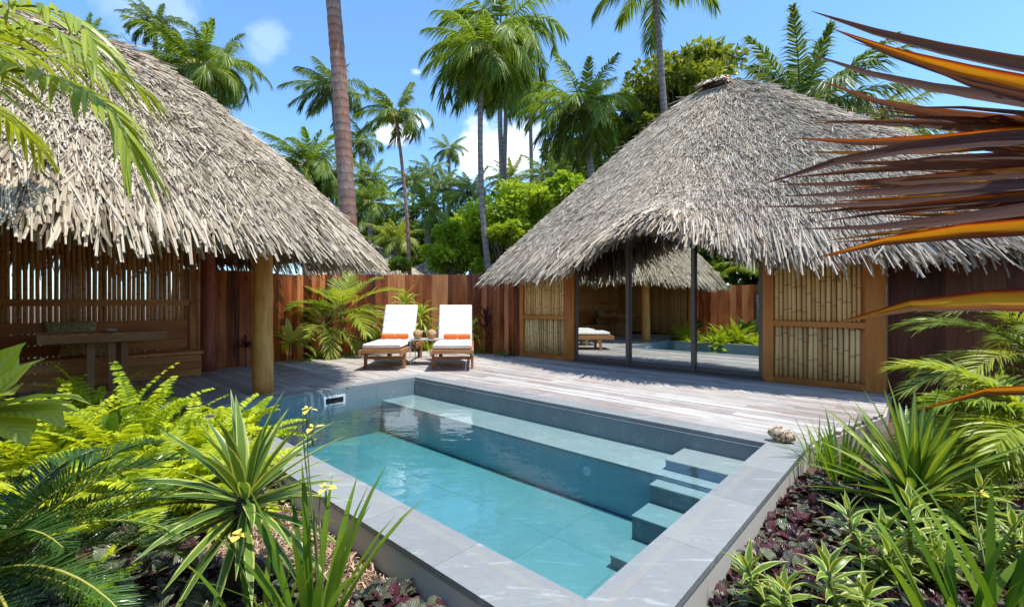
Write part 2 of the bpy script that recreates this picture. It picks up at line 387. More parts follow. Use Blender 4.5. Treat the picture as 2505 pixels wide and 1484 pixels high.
tiles_w(wt,.0-.012+.012,SL,-.0+.006,.018,zb,-.036)      # AB wall (set 6 mm behind coping nose)
tiles_w(wt,0,SL,TL-.018,TL-.006,zb,-.036)
tiles_w(wt,.006,.018,.018,TL-.018,zb,-.036)
tiles_w(wt,SL-.018,SL-.006,.018,TL-.018,zb,-.036)
wt.build('wall_tiles',M['tile'],pool)
gb=MB()
gb.bst(-.19,SL+.19,-.19,.004,zb-.2,-.301);gb.bst(-.19,SL+.19,TL-.004,TL+.19,zb-.2,-.301);gb.bst(-.19,.004,.006,TL-.006,zb-.2,-.301);gb.bst(SL-.004,SL+.19,.006,TL-.006,zb-.2,-.301)
gb.bst(-.18,SL+.18,-.18,TL+.18,zb-.19,zb-.016)
gb.build('pool_shell',M['grout_pool'],pool)
ft=MB();tiles_w(ft,.018,SL-.018,.56,TL-.018,zb-.012,zb);ft.build('floor_tiles',M['floor_tile'],pool)
ld=MB();ZL=-.245;TF=.55
ldt=MB();tiles_w(ldt,.018,SL-.018,.018,TF,ZL-.015,ZL);ldt.build('ledge',M['floor_tile'],pool)
tiles_w(ld,.018,SL-.018,TF-.02,TF-.006,zb,ZL-.017);ld.bst(.02,SL-.02,.02,TF-.022,zb,ZL-.018,rnd=.4);ld.build('ledge_front',M['tile_shade_lift'],pool)
S0=3.94
tops=[-.165,-.28,-.415,-.575];fr=[.41,.685,.965,1.255]
pt=.018
for i,(z,tf) in enumerate(zip(tops,fr)):
    a=pt if i==0 else fr[i-1]+.001
    sm=MB();sm.bst(S0,SL-.02,a,tf,z-.016,z,long=0)
    sp=sm.build('step',M['floor_tile'],pool);bevel(sp,.002,1)
    rs=MB();rs.bst(S0+.004,SL-.02,a+.002,tf-.004,zb,z-.018,long=0);rs.build('riser',M['tile'],sp)
sk=MB()
tc,zc=1.22,-.135
for (a,b,c,d) in ((-.14,.14,.03,.055),(-.14,.14,-.065,-.04),(-.14,-.115,-.04,.03),(.115,.14,-.04,.03)):
    sk.bst(.0185,.03,tc+a,tc+b,zc+c,zc+d)
so=sk.build('skimmer_frame',M['white'],pool)
si=MB();si.bst(.0183,.0215,tc-.114,tc+.114,zc-.039,zc+.029);si.build('skimmer_opening',M['dark'],so)
for (s_,z_) in ((1.62,-.36),(3.3,-.36),(3.05,-.5)):
    if s_==3.05: continue
    nz=MB();cc=L(s_,TF-.004,z_-.02);R=np.array([U3,Z3,V3])
    nz.lathe(cc,[(0.0001,.006),(.012,.006),(.014,.012),(.035,.010),(.042,.002),(.043,-.002)],18,.5,R)
    nz.build('inlet_nozzle',M['white'],pool,smooth=True)
w=MB();w.bst(.001,SL-.001,.001,TL-.001,zb-.008,ZW);
wo=w.build('water',M['water']);structure(wo)
# deck -------------------------------------------------------------
edge=[(-4.95,7.45),(-4.45,7.83),(-4.38,8.42),(-3.76,8.85),(-3.26,9.6),(-2.2,10.55),(-.85,10.05),(.05,9.2)]
poly=[st(p) for p in edge]+[(-.72,-3.15),(5.15,-3.15),(5.16,-1.85),(4.80,-.22),(-.22,-.22),(-.22,4.9),(-3.1,4.9),(-3.1,1.95)]
poly=np.array(poly)
def spans(t):
    xs=[]
    n=len(poly)
    for i in range(n):
        (s0,t0),(s1,t1)=poly[i],poly[(i+1)%n]
        if (t0-t)*(t1-t)<0: xs.append(s0+(s1-s0)*(t-t0)/(t1-t0))
    xs.sort();return [(xs[i],xs[i+1]) for i in range(0,len(xs)-1,2)]
dk=MB();bw=.142;t=-4.9
while t<4.9:
    tc=t+bw/2
    for (a,b) in spans(tc):
        s=a
        first=True
        while s<b-.02:
            ln=random.uniform(1.2,3.6) if not first else random.uniform(.8,3.2);first=False
            e=min(b,s+ln)
            if b-e<.3:e=b
            dk.bst(s+.0015,e-.0015,t+.0035,t+bw-.0035,-.028,-.004+random.uniform(-.0012,.0012),long=0)
            s=e
    t+=bw
structure(dk.build('deck',M['deck']))
db=MB();pc=poly.mean(0)
for i in range(len(poly)):
    a=poly[i];b=poly[(i+1)%len(poly)]
    m_=(a+b)/2;d=b-a;ln=np.linalg.norm(d);d=d/ln
    if i in(len(edge)+0,):continue
    ax=d[0]*U3+d[1]*V3;nx=np.cross(Z3,ax)
    db.box(L(*m_,-.12),(ln,.03,.17),np.array([ax,nx,Z3]),0)
structure(db.build('deck_fascia',M['deck']))
ub=MB();ub.add([L(*p,-.15) for p in((-3.05,1.9),(-.25,1.9),(-.25,4.8),(-3.05,4.8))],[[0,1,2,3]],[(0,0,.5)]*4)
# ================================================================ FENCES
def fence(name,label,pts,ztop,mat=None,zb=-.16,pw=.21,group='tall plank fences'):
    mb=MB();P=np.array(pts,float);seg=np.linalg.norm(np.diff(P,axis=0),axis=1);cum=np.concatenate([[0],np.cumsum(seg)])
    T=cum[-1];x=0
    f=lambda q:np.array([np.interp(q,cum,P[:,0]),np.interp(q,cum,P[:,1])])
    root=thing(name,label,'fence',(P[0][0],P[0][1],zb),group)
    while x<T:
        w_=pw*random.uniform(.75,1.15);e=min(T,x+w_);a,b=f(x),f(e);d=b-a;ln=np.linalg.norm(d)
        if ln<.01:break
        d/=ln;nx=np.array([-d[1],d[0]]);off=random.uniform(-.004,.004)
        zt=ztop((a+b)/2) if callable(ztop) else ztop
        zt+=random.uniform(-.004,.004)
        c=(a+b)/2+nx*off
        mb.box([c[0],c[1],(zt+zb)/2],(ln-.0015,.028,zt-zb),np.array([[d[0],d[1],0],[nx[0],nx[1],0],[0,0,1]]),2)
        x=e
    o=mb.build('planks',mat or M['fence'],root)
    for zz in (.35,1.35):
        rl=MB()
        Q=[np.append(f(q),zz) for q in np.linspace(0,T,24)]
        nrm=[]
        for i in range(23):
            a,b=Q[i],Q[i+1];d=(b-a);ln=np.linalg.norm(d);d/=ln;nx=np.array([-d[1],d[0],0])
            rl.box((a+b)/2+nx*.055*(1 if (nx@((a+b)/2-np.array([0,5,0])))>0 else -1),(ln,.05,.09),np.array([d,nx,Z3]),0)
        rl.build('rail',M['fence_dark'],root)
    bk=MB()  # layer added behind the planks to block bright sky slits
    for i in range(23):
        a,b=f(T*i/23.),f(T*(i+1)/23.);d=b-a;ln=np.linalg.norm(d);d/=ln;nx=np.array([-d[1],d[0]]);c=(a+b)/2;sg=1 if (nx@(c-np.array([0,5])))>0 else -1;c=c+nx*.024*sg
        zt=(ztop(c) if callable(ztop) else ztop)-.02
        bk.box([c[0],c[1],(zt+zb)/2],(ln,.008,zt-zb),np.array([[d[0],d[1],0],[nx[0],nx[1],0],[0,0,1]]),2)
    bk.build('sky_slit_blocker',M['fence_dark'],root)
    return root
bf=[(-5.3,7.25),(-4.47,7.87),(-4.40,8.42),(-4.35,9.2),(-4.0,10.1),(-3.3,10.8),(-2.4,11.05),(-1.5,10.95),(-.8,10.5),(-.3,9.9),(.12,9.32),(.27,9.32)]
fence('plank_fence','reddish brown vertical plank fence curving behind the two sun loungers',bf,lambda p:max(1.63,1.07+71*p[1]/1102.-.005))
p0=L(5.13,-3.16);p1=L(7.6,-3.16)
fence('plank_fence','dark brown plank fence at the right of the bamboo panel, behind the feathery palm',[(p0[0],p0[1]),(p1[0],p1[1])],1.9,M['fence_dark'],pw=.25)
q=[L(-3.1,4.95),L(-3.2,6.6),L(2,7.1),L(6,7.1),L(8.4,5.6),L(8.6,-2)]
fence('plank_fence','reddish brown plank fence seen in the glass door reflection, behind the garden bed',[(a[0],a[1]) for a in q],1.72)
# ================================================================ THATCH
def norm(a): return a/(np.linalg.norm(a,axis=-1,keepdims=True)+1e-9)
def thatch_roof(parent,pos,nstr,ncourse,mat,cam=(0,0),rho_c=.80,len_up=.42,len_c=.75,wup=.011,wc=.015,eave_drop=.22,seed=1,base_off=.05,fringe=True,vis=None,rmin=.03,hidden=.4):
    r_=np.random.default_rng(seed)
    th=np.linspace(0,2*PI,97)[:-1];rh=np.linspace(0,1.0,16)
    Pg=np.stack([pos(th,np.full_like(th,q)) for q in rh])     # (m,n,3)
    Pg[...,2]-=base_off
    mb=MB();mb.grid(Pg,.5,True)
    lo=Pg[::-1].copy();lo[...,2]-=.10;mb.grid(lo,.5,True)
    mb.grid(np.stack([Pg[-1],lo[0]]),.5,True)
    mb.build('roof_underlayer',M['thatch_base'],parent,smooth=True)
    def frame(th_,rh_):
        p=pos(th_,rh_);e=1e-3
        d=norm(pos(th_,rh_+e)-pos(th_,rh_-e));q=norm(pos(th_+e,rh_)-pos(th_-e,rh_));n=norm(np.cross(q,d));n*=np.sign(n[:,2:3]);return p,d,q,n
    def scatter(K,r0,r1):
        # arc-length uniform in theta on the eave
        tt=np.linspace(0,2*PI,721);E=pos(tt,np.ones_like(tt));s=np.concatenate([[0],np.cumsum(np.linalg.norm(np.diff(E,axis=0),axis=1))])
        th_=np.interp(r_.random(K)*s[-1],s,tt)
        rh_=np.sqrt(r_.random(K)*(r1**2-r0**2)+r0**2)
        if vis is not None:
            p=pos(th_,rh_);keep=vis(p)|(r_.random(K)<hidden);th_,rh_=th_[keep],rh_[keep]
        return th_,rh_
    def lay(th_,rh_,ln,wd,angsd,lift,droop,name):
        K=len(th_);p,d,q,n=frame(th_,rh_);a=r_.normal(0,angsd,K);a=np.where(r_.random(K)<.06,a*3,a)
        dr=norm(d*np.cos(a)[:,None]+q*np.sin(a)[:,None]);Ls=ln*r_.uniform(.6,1.25,K);Wd=wd*r_.uniform(.55,1.5,K)
        x=np.array([0,.5,1.]);up=r_.uniform(.25,1.15,K)*lift
        bend=r_.normal(0,.06,K)*Ls
        P=p[:,None]+dr[:,None]*(x[None,:,None]*Ls[:,None,None])+n[:,None]*((-.03+1.3*x[None]*up[:,None])[...,None])
        P=P+q[:,None]*((x[None]**2)*bend[:,None])[...,None]
        if droop is not None:
            dz=droop*(x[None]**1.6)*Ls[:,None]*r_.uniform(.6,1.2,(K,1));P[...,2]-=dz
        tw=r_.normal(0,.5,K);S=norm(np.cross(dr,n)*np.cos(tw)[:,None]+n*np.sin(tw)[:,None])
        prof=np.array([.7,1.,.72]);Sv=S[:,None]*(prof[None,:,None]*Wd[:,None,None])
        fold=-n[:,None]*(prof[None,:,None]*Wd[:,None,None]*.85)
        mb=MB();mb.strips(P,Sv,fold,r_.random(K));return mb.build(name,mat,parent)
    th_,rh_=scatter(nstr,rmin,rho_c+.06);lay(th_,rh_,len_up,wup,.23,.045,None,'thatch')
    # eave courses
    th_,rh_=scatter(ncourse,rho_c,.955);lay(th_,rh_-.04,len_c*.75,wc,.12,.06,.12,'eave_thatch')
    if not fringe: return
    K=int(ncourse*.55);th_,rh_=scatter(K,.93,.985);lay(th_,rh_,.29,wc,.16,.03,.55,'eave_fringe')
    th_,rh_=scatter(K//2,.93,.985);o=lay(th_,rh_,.29,wc,.14,-.06,.75,'eave_fringe')
    # the wire that holds the net down
    tt=np.linspace(0,2*PI,200);wp=pos(tt,np.full_like(tt,rho_c+.015));_,_,_,n=frame(tt,np.full_like(tt,rho_c))
    wm=MB();wp=wp+n*.045+np.stack([0*tt,0*tt,.012*np.sin(tt*41)+.01*np.sin(tt*17)],1);wm.tube(wp,.0035,4);wm.build('net_wire',M['rubber'],parent)
# gazebo -------------------------------------------------------------
GC=np.array([-5.05,5.22])
gz=thing('gazebo','open thatched gazebo on log posts with bamboo screen, left of the pool','gazebo',(GC[0],GC[1],0))
roofg=D.objects.new('roof',None);C.objects.link(roofg);roofg.parent=gz
def gpos(th,rh):
    c=np.cos(th);s_=np.sin(th);k=(np.abs(c)**2.9+np.abs(s_)**2.9)**(-1/2.9)*(1+.012*np.sin(3*th+1)+.01*np.sin(7*th))
    x=GC[0]+rh*k*(2.38*c*U[0]+3.1*s_*V_[0]);y=GC[1]+rh*k*(2.38*c*U[1]+3.1*s_*V_[1])
    ze=1.95+.03*np.sin(3*th)+.05*np.clip(np.cos(th+.6),0,1)
    z=4.22-(4.22-ze)*np.clip(rh,0,None)**1.42
    return np.stack([x,y,z],-1)
def gvis(p): 
    v=(p[:,:2]-GC);return (v@np.array([.62,-.78]))>-1.2
thatch_roof(roofg,gpos,50000,15000,M['thatch'],seed=3,vis=gvis,rho_c=.78,len_c=1.05,len_up=.62,hidden=.25,wup=.0075,wc=.0115)
def log(mb,p,r,z0,z1,seed,n=14):
    r_=np.random.default_rng(seed);zz=np.linspace(z0,z1,n);P=np.stack([p[0]+r_.normal(0,.004,n).cumsum()*.6,p[1]+r_.normal(0,.004,n).cumsum()*.6,zz],1)
    mb.tube(P,r*(1.03-.12*np.linspace(0,1,n)+r_.normal(0,.012,n)),20,r_.random())
for i,(s_,t_,mt,r0,lb) in enumerate(((-.385,1.90,'post_wood',.113,'pale brown peeled log post'),(-3.0,1.86,'post_red',.125,'dark reddish log post'),(-.4,5.2,'post_wood',.11,None),(-3.05,5.2,'post_wood',.11,None),(-3.35,3.4,'post_red',.09,None))):
    mb=MB();log(mb,L(s_,t_),r0,-.02,2.15 if i<4 else 2.0,40+i);o=mb.build('post',M[mt],gz,smooth=True)
    if lb:o['label']=lb
mb=MB()
for s_ in(-.39,-3.0): mb.bst(s_-.05,s_+.05,1.6,5.5,2.1,2.24)
for t_ in(1.9,5.2): mb.bst(-3.3,-.1,t_-.05,t_+.05,2.0,2.098)
mb.build('beam',M['bench_wood'],gz)
def canes(mb,f,length,z0,z1,r0,r1,gap,seed,jz=0.):
    r_=np.random.default_rng(seed);x=0
    while x<length:
        r=r_.uniform(r0,r1);p=f(x+r);q=f(x+r+r_.normal(0,.006))
        n=6 if r<.02 else 8
        mb.tube([(p[0],p[1],z0+r_.uniform(0,jz)),((p[0]+q[0])/2,(p[1]+q[1])/2,(z0+z1)/2),(q[0],q[1],z1-r_.uniform(0,jz))],[r,r*.97,r*.93],n,r_.random())
        x+=2*r+max(.0015,r_.normal(gap,gap*.8))
SW=-2.98
bs=MB();canes(bs,lambda x:L(SW,2.12+x),2.75,.05,2.2,.021,.027,.005,5)
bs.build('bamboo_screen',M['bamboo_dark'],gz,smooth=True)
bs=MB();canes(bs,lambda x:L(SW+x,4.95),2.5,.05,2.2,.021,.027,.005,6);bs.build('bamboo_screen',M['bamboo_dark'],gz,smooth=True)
mb=MB()
mb.bst(SW+.03,SW+.065,2.1,4.9,1.035,1.125);mb.bst(SW+.03,SW+.09,2.03,2.098,.37,2.1);mb.bst(SW+.03,SW+.07,4.86,4.92,.3,2.1)
mb.build('screen_frame',M['bench_wood'],gz)
mb=MB();
canes(mb,lambda x:L(SW+.02+0*x,2.0-x),.03,.3,2.1,.022,.022,.01,9)
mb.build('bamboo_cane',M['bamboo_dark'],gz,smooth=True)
# bench
bn=thing('bench','long built-in slatted wooden bench with backrest along the bamboo screen','bench',L(-2.7,3.4,0))
mb=MB();mb.bst(-2.95,-2.42,2.04,4.88,.335,.37,long=1);mb.build('seat',M['bench_wood'],bn)
mb=MB()
for k in range(3): mb.bst(-2.475,-2.45,2.06,4.86,.225-.105*k,.322-.105*k,long=1)
for k in range(3): mb.bst(-2.94,-2.474,2.06,2.085,.225-.105*k,.322-.105*k,long=0)
mb.bst(-2.52,-2.478,2.09,2.13,0,.33);mb.bst(-2.52,-2.478,3.4,3.44,0,.33);mb.bst(-2.52,-2.478,4.7,4.74,0,.33)
mb.build('front_slats',M['bench_wood'],bn)
mb=MB()
for k in range(3): mb.bst(-2.945+.0*k,-2.92,2.14,4.84,.385+.148*k,.525+.148*k,long=1)
mb.build('backrest',M['bench_wood'],bn)
# table
tb=thing('dining_table','rectangular slatted wooden table with thick apron on a post pedestal inside the gazebo','table',L(-2.05,3.17,0))
ZT=.72;mb=MB()
n=11;e=np.linspace(2.6,3.76,n+1)
for i in range(n): mb.bst(-2.36,-1.69,e[i]+.003,e[i+1]-.003,ZT-.022,ZT,long=0)
mb.build('tabletop',M['bench_wood'],tb)
mb=MB();mb.bst(-1.725,-1.697,2.607,3.753,ZT-.105,ZT-.0235);mb.bst(-2.353,-2.325,2.607,3.753,ZT-.105,ZT-.0235);mb.bst(-2.324,-1.726,2.607,2.635,ZT-.105,ZT-.0235);mb.bst(-2.324,-1.726,3.725,3.753,ZT-.105,ZT-.0235)
mb.build('apron',M['teak'],tb)
for (a,b) in ((-1.88,3.0),(-1.88,3.12),(-2.08,3.06),(-2.0,3.3)):
    mb=MB();mb.bst(a-.035,a+.035,b-.035,b+.035,.04,ZT-.106);mb.build('leg',M['teak'],tb)
mb=MB();mb.bst(-2.3,-1.6,3.1,3.2,-.002,.038);mb.bst(-2.02,-1.92,2.8,3.099,-.002,.036);mb.bst(-2.02,-1.92,3.201,3.5,-.002,.036);mb.build('foot',M['teak'],tb)
mb=MB();mb.lathe(L(-2.12,3.1,ZT),[(.0001,.004),(.035,.004),(.042,.010),(.044,.034),(.052,.034),(.055,.001),(.0001,.0005)],24)
o=mb.build('ashtray',M['white'],loc=L(-2.12,3.1,ZT),smooth=True);tag(o,'small round white ashtray on the wooden table in the gazebo','ashtray')
def pillow(c,ax,up,w_,h_,th,label):
    n=14;u=np.linspace(-1,1,n);uu,vv=np.meshgrid(u,u);pin=(1-.10*(1-np.abs(vv))*np.abs(uu)**2);pin2=(1-.10*(1-np.abs(uu))*np.abs(vv)**2)
    nrm=np.cross(ax,up);T=np.clip((1-uu**2)*(1-vv**2),0,1)**.42*th
    mb=MB()
    for sg in(1,-1):
        P=np.asarray(c)+uu[...,None]*pin[...,None]*w_/2*ax+vv[...,None]*pin2[...,None]*h_/2*up+sg*T[...,None]*nrm/2
        i0=mb.n;mb.grid(P);mb.A[-1]=np.stack([uu.ravel()*w_,vv.ravel()*h_,np.full(n*n,.3)],1)
    o=mb.build('pillow',M['pillow'],loc=c,smooth=True);tag(o,label,'pillow','olive patterned pillows on the bench')
tilt=norm(Z3*.93-U3*.35)
pillow(L(-2.80,3.42,.68),V3,tilt,.5,.34,.13,'olive leaf patterned pillow showing above the tabletop')
pillow(L(-2.72,3.25,.49),norm(V3+.1*Z3),tilt,.62,.26,.14,'olive leaf patterned pillow low on the seat behind the table legs')
# ================================================================ BUNGALOW
BG=np.array([2.33,-5.65]);FT=-3.12
bc=L(BG[0],BG[1])
bg=thing('bungalow','large thatched bungalow with bamboo panels and sliding glass doors facing the pool','bungalow',(bc[0],bc[1],0))
roofb=D.objects.new('roof',None);C.objects.link(roofb);roofb.parent=bg
def bpos(th,rh):
    c,s_=np.cos(th),np.sin(th);e=2.6
    k=(np.abs(c)**e+np.abs(s_)**e)**(-1/e)
    es=5.05*c*k;et=3.25*s_*k           # eave in s,t around centre
    ridge=.28*np.clip(c*1.4,-1,1)
    ss=ridge*(1-rh)+es*rh;tt=et*rh
    S=BG[0]+ss;T=BG[1]+tt
    ze=1.87+.03*np.sin(th*5)+.06*np.abs(c)**2
    x=np.clip((S-2.45)/1.75,-1,1);br=.60*np.cos(PI/2*x)**2*(s_>0)*np.clip(s_*2,0,1)
    z=5.57-(5.57-ze)*rh**1.05+br*np.clip(rh,0,1.1)**7
    return np.stack([A0[0]+S*U[0]+T*V_[0],A0[1]+S*U[1]+T*V_[1],z],-1)
def bvis(p):
    d=p[:,:2]-A0;t_=d@V_;s_=d@U;return (t_>BG[1]-.6)|((s_<BG[0])&(t_>BG[1]-2.5))
thatch_roof(roofb,bpos,100000,22000,M['thatch_grey'],seed=5,vis=bvis,rho_c=.80,len_up=.56,len_c=1.1,wup=.007,wc=.0115,hidden=.12,rmin=.02)
# ridge cap of folded leaves
mb=MB();K=500;r_=np.random.default_rng(2)
ss=BG[0]+r_.uniform(-.2,.2,K);tt=BG[1]+r_.uniform(-.12,.12,K)
P0=np.stack([A0[0]+ss*U[0]+tt*V_[0],A0[1]+ss*U[1]+tt*V_[1],5.52+r_.uniform(0,.03,K)],1)
dr=norm(np.sign(r_.normal(0,1,K))[:,None]*V3+r_.normal(0,.5,(K,1))*U3-.45*Z3);x=np.array([0,.5,1.])
P=P0[:,None]+dr[:,None]*(x[None,:,None]*.34);P[...,2]+=(.05*np.sin(x*PI))[None]
Sv=norm(np.cross(dr,Z3))[:,None]*np.full((K,3,1),.013);mb.strips(P,Sv,np.zeros((K,3,3)),r_.random(K));mb.build('ridge_cap',M['thatch_grey'],roofb)
def screen_panel(s0,s1,idx,r0,r1):
    HT=((1.72,2.2),(2.2,1.8))[idx];hm=min(HT)
    fr_=D.objects.new('bamboo_panel',None);C.objects.link(fr_);fr_.parent=bg;fr_.location=Vector(L((s0+s1)/2,FT,0)-L(BG[0],BG[1],0))
    fr_['label']=['narrow bamboo wall panel left of the doors','wide bamboo wall panel right of the doors'][idx]
    w_=.12 if idx==0 else .16
    wl,wr=(.10,.17) if idx==0 else (.13,.20)
    mb=MB();mb.bst(s0,s0+wl,FT-.05,FT+.05,0.0,HT[0]);mb.build('stile',M['orange_wood'],fr_)
    mb=MB();mb.bst(s1-wr,s1,FT-.05,FT+.05,0.0,HT[1]);mb.build('stile',M['orange_wood'],fr_)
    mb=MB();mb.bst(s0+wl+.001,s1-wr-.001,FT-.02,FT+.045,.765,.835);mb.build('mid_rail',M['orange_wood'],fr_)
    mb=MB();mb.bst(s0+wl+.001,s1-wr-.001,FT-.02,FT+.045,0.0,.085);mb.build('bottom_rail',M['orange_wood'],fr_)
    mb=MB();canes(mb,lambda x:L(s0+wl+.003+x,FT+.0),s1-s0-wl-wr-2*r1-.003,.087,.764,r0,r1,.004,20+idx)
    mb.build('bamboo_canes',M['bamboo'],fr_,smooth=True)
    mb=MB();canes(mb,lambda x:L(s0+wl+.003+x,FT+.0),s1-s0-wl-wr-2*r1-.003,.836,1.85,r0,r1,.004,30+idx)
    mb.build('bamboo_canes',M['bamboo'],fr_,smooth=True)
    mb=MB();mb.bst(s0+.02,s1-.02,FT-.049,FT-.025,.01,1.85);mb.build('backing_board',M['bench_wood'],fr_)
screen_panel(-.70,.60,0,.019,.026);screen_panel(3.80,5.12,1,.021,.028)
def door_leaf(s0,s1,t_,label):
    d=D.objects.new('sliding_door',None);C.objects.link(d);d.parent=bg;d['label']=label
    mb=MB();mb.bst(s0,s0+.055,t_-.02,t_+.02,.03,2.3);mb.bst(s1-.055,s1,t_-.02,t_+.02,.03,2.3);mb.bst(s0+.056,s1-.056,t_-.018,t_+.018,.03,.11);mb.bst(s0+.056,s1-.056,t_-.018,t_+.018,2.22,2.3)
    bevel(mb.build('door_frame',M['frame'],d),.003,1)
    mb=MB();mb.bst(s0+.05,s1-.05,t_-.004,t_+.004,.10,2.23);mb.build('glass',M['glass'],d)
door_leaf(.64,1.735,FT-.03,'leftmost glass door leaf')
door_leaf(1.75,2.86,FT+.012,'middle glass door leaf')
door_leaf(2.80,3.79,FT-.03,'rightmost glass door leaf')
mb=MB();mb.bst(1.715,1.78,FT+.033,FT+.06,.02,2.28);mb.build('door_stile',M['frame'],bg)
mb=MB();mb.bst(.605,3.795,FT-.07,FT+.07,-.002,.028);mb.build('door_track',M['frame'],bg)
mb=MB();mb.bst(.605,.638,FT-.09,FT+.045,.029,2.3);mb.build('door_jamb',M['orange_wood'],bg)
mb=MB();mb.bst(.7,3.7,FT-.06,FT+.055,2.305,2.4)
mb.build('lintel',M['orange_wood'],bg)
mb=MB()
mb.bst(-.7,-.66,FT-4.4,FT-.055,0,1.7);mb.bst(5.08,5.12,FT-4.4,FT-.055,0,1.7);mb.bst(-.7,5.12,FT-4.44,FT-4.405,0,1.7)
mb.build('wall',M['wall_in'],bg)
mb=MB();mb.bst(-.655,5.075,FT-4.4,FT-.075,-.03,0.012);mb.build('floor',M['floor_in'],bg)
# distant hut
hc=W(905,660,17.);hut=thing('thatched_hut','small distant thatched roof peeking over the plank fence behind the gazebo eave','hut',(hc[0],hc[1],0))
def hpos(th,rh):
    R=2.6;return np.stack([hc[0]+R*rh*np.cos(th),hc[1]+R*rh*np.sin(th),3.5-1.75*rh],-1)
hr=D.objects.new('roof',None);C.objects.link(hr);hr.parent=hut
thatch_roof(hr,hpos,5000,1500,M['thatch_grey'],seed=8,vis=lambda p:p[:,1]<hc[1]+.3,hidden=.1,wup=.02,fringe=False)
mb=MB();mb.lathe((hc[0],hc[1],0),[(2.0,-.2),(2.0,2.0)],24);mb.build('wall',M['fence_dark'],hut)
hc2=W(1050,640,21.);hut2=thing('thatched_hut','tiny distant thatched roof seen through shrubs above the fence','hut',(hc2[0],hc2[1],0))
def hpos2(th,rh):
    R=2.4;return np.stack([hc2[0]+R*rh*np.cos(th),hc2[1]+R*rh*np.sin(th),3.1-1.3*rh],-1)
hr=D.objects.new('roof',None);C.objects.link(hr);hr.parent=hut2
thatch_roof(hr,hpos2,3000,900,M['thatch_grey'],seed=9,vis=lambda p:p[:,1]<hc2[1]+.3,hidden=.1,wup=.02,fringe=False)
mb=MB();mb.lathe((hc2[0],hc2[1],0),[(1.9,-.2),(1.9,1.9)],24);mb.build('wall',M['fence_dark'],hut2)
# ================================================================ LOUNGERS
def rbox(name,mat,parent,c,size,R=RW,bv=.004,long=0,seg=2):
    mb=MB();mb.box(c,size,R,long);o=mb.build(name,mat,parent);bevel(o,bv,seg);return o
def cushion_mesh(R0,parent):
    # profile along y : flat seat then raised back, grid with rounded edges and puckers
    pts=[(-.02,.375)];
    seatL=1.14;ang=math.radians(62);bl=.76
    path=[(0,.345),(seatL,.345),(seatL+bl*math.cos(ang),.345+bl*math.sin(ang))]
    ys=[];n1,n2=22,20;r_=np.random.default_rng(4)
    C1=[(seatL*i/n1,.345) for i in range(n1)]+[(seatL+bl*math.cos(ang)*i/n2,.345+bl*math.sin(ang)*i/n2) for i in range(n2+1)]
    C1=np.array(C1);T=np.gradient(C1,axis=0);T/=np.linalg.norm(T,axis=1)[:,None];Nn=np.stack([-T[:,1],T[:,0]],1)
    th=.075;m=len(C1);wd=.62
    sec=[];na=9
    # closed section across: top then bottom with round sides
    a=np.linspace(0,1,13);xs=np.concatenate([-wd/2+.03*(1-np.cos(np.linspace(0,PI/2,5))),np.linspace(-wd/2+.06,wd/2-.06,9),wd/2-.03*(1-np.cos(np.linspace(PI/2,0,5)))])
    ht=np.concatenate([.5*th+.5*th*np.sin(np.linspace(0,PI/2,5)),np.full(9,th),.5*th+.5*th*np.sin(np.linspace(PI/2,0,5))])
    hb=np.concatenate([.5*th-.5*th*np.sin(np.linspace(0,PI/2,5)),np.full(9,0),.5*th-.5*th*np.sin(np.linspace(PI/2,0,5))])
    X=np.concatenate([xs,xs[::-1]]);Hh=np.concatenate([ht,hb[::-1]])
    Pg=np.zeros((m,len(X),3))
    endk=np.ones(m);endk[0]=.55;endk[-1]=.55
    for i in range(m):
        hh=th/2+(Hh-th/2)*endk[i]
        puck=1+.06*np.sin(i*1.7)*(np.abs(X)>.2)+.03*r_.normal(0,1,len(X))*(Hh>th*.7)
        hh=np.where(Hh>th*.6,hh*puck,hh)
        Pg[i,:,0]=X*(1-.008*(endk[i]<1));Pg[i,:,1]=C1[i,0]+Nn[i,0]*hh;Pg[i,:,2]=C1[i,1]+Nn[i,1]*hh
    mb=MB();mb.grid(Pg,.5,True)
    for e in(0,m-1):
        cen=Pg[e].mean(0);mb.grid(np.stack([Pg[e],np.repeat(cen[None],len(X),0)]),.5,True)
    o=mb.build('cushion',M['cushion'],parent,smooth=True)
    return o
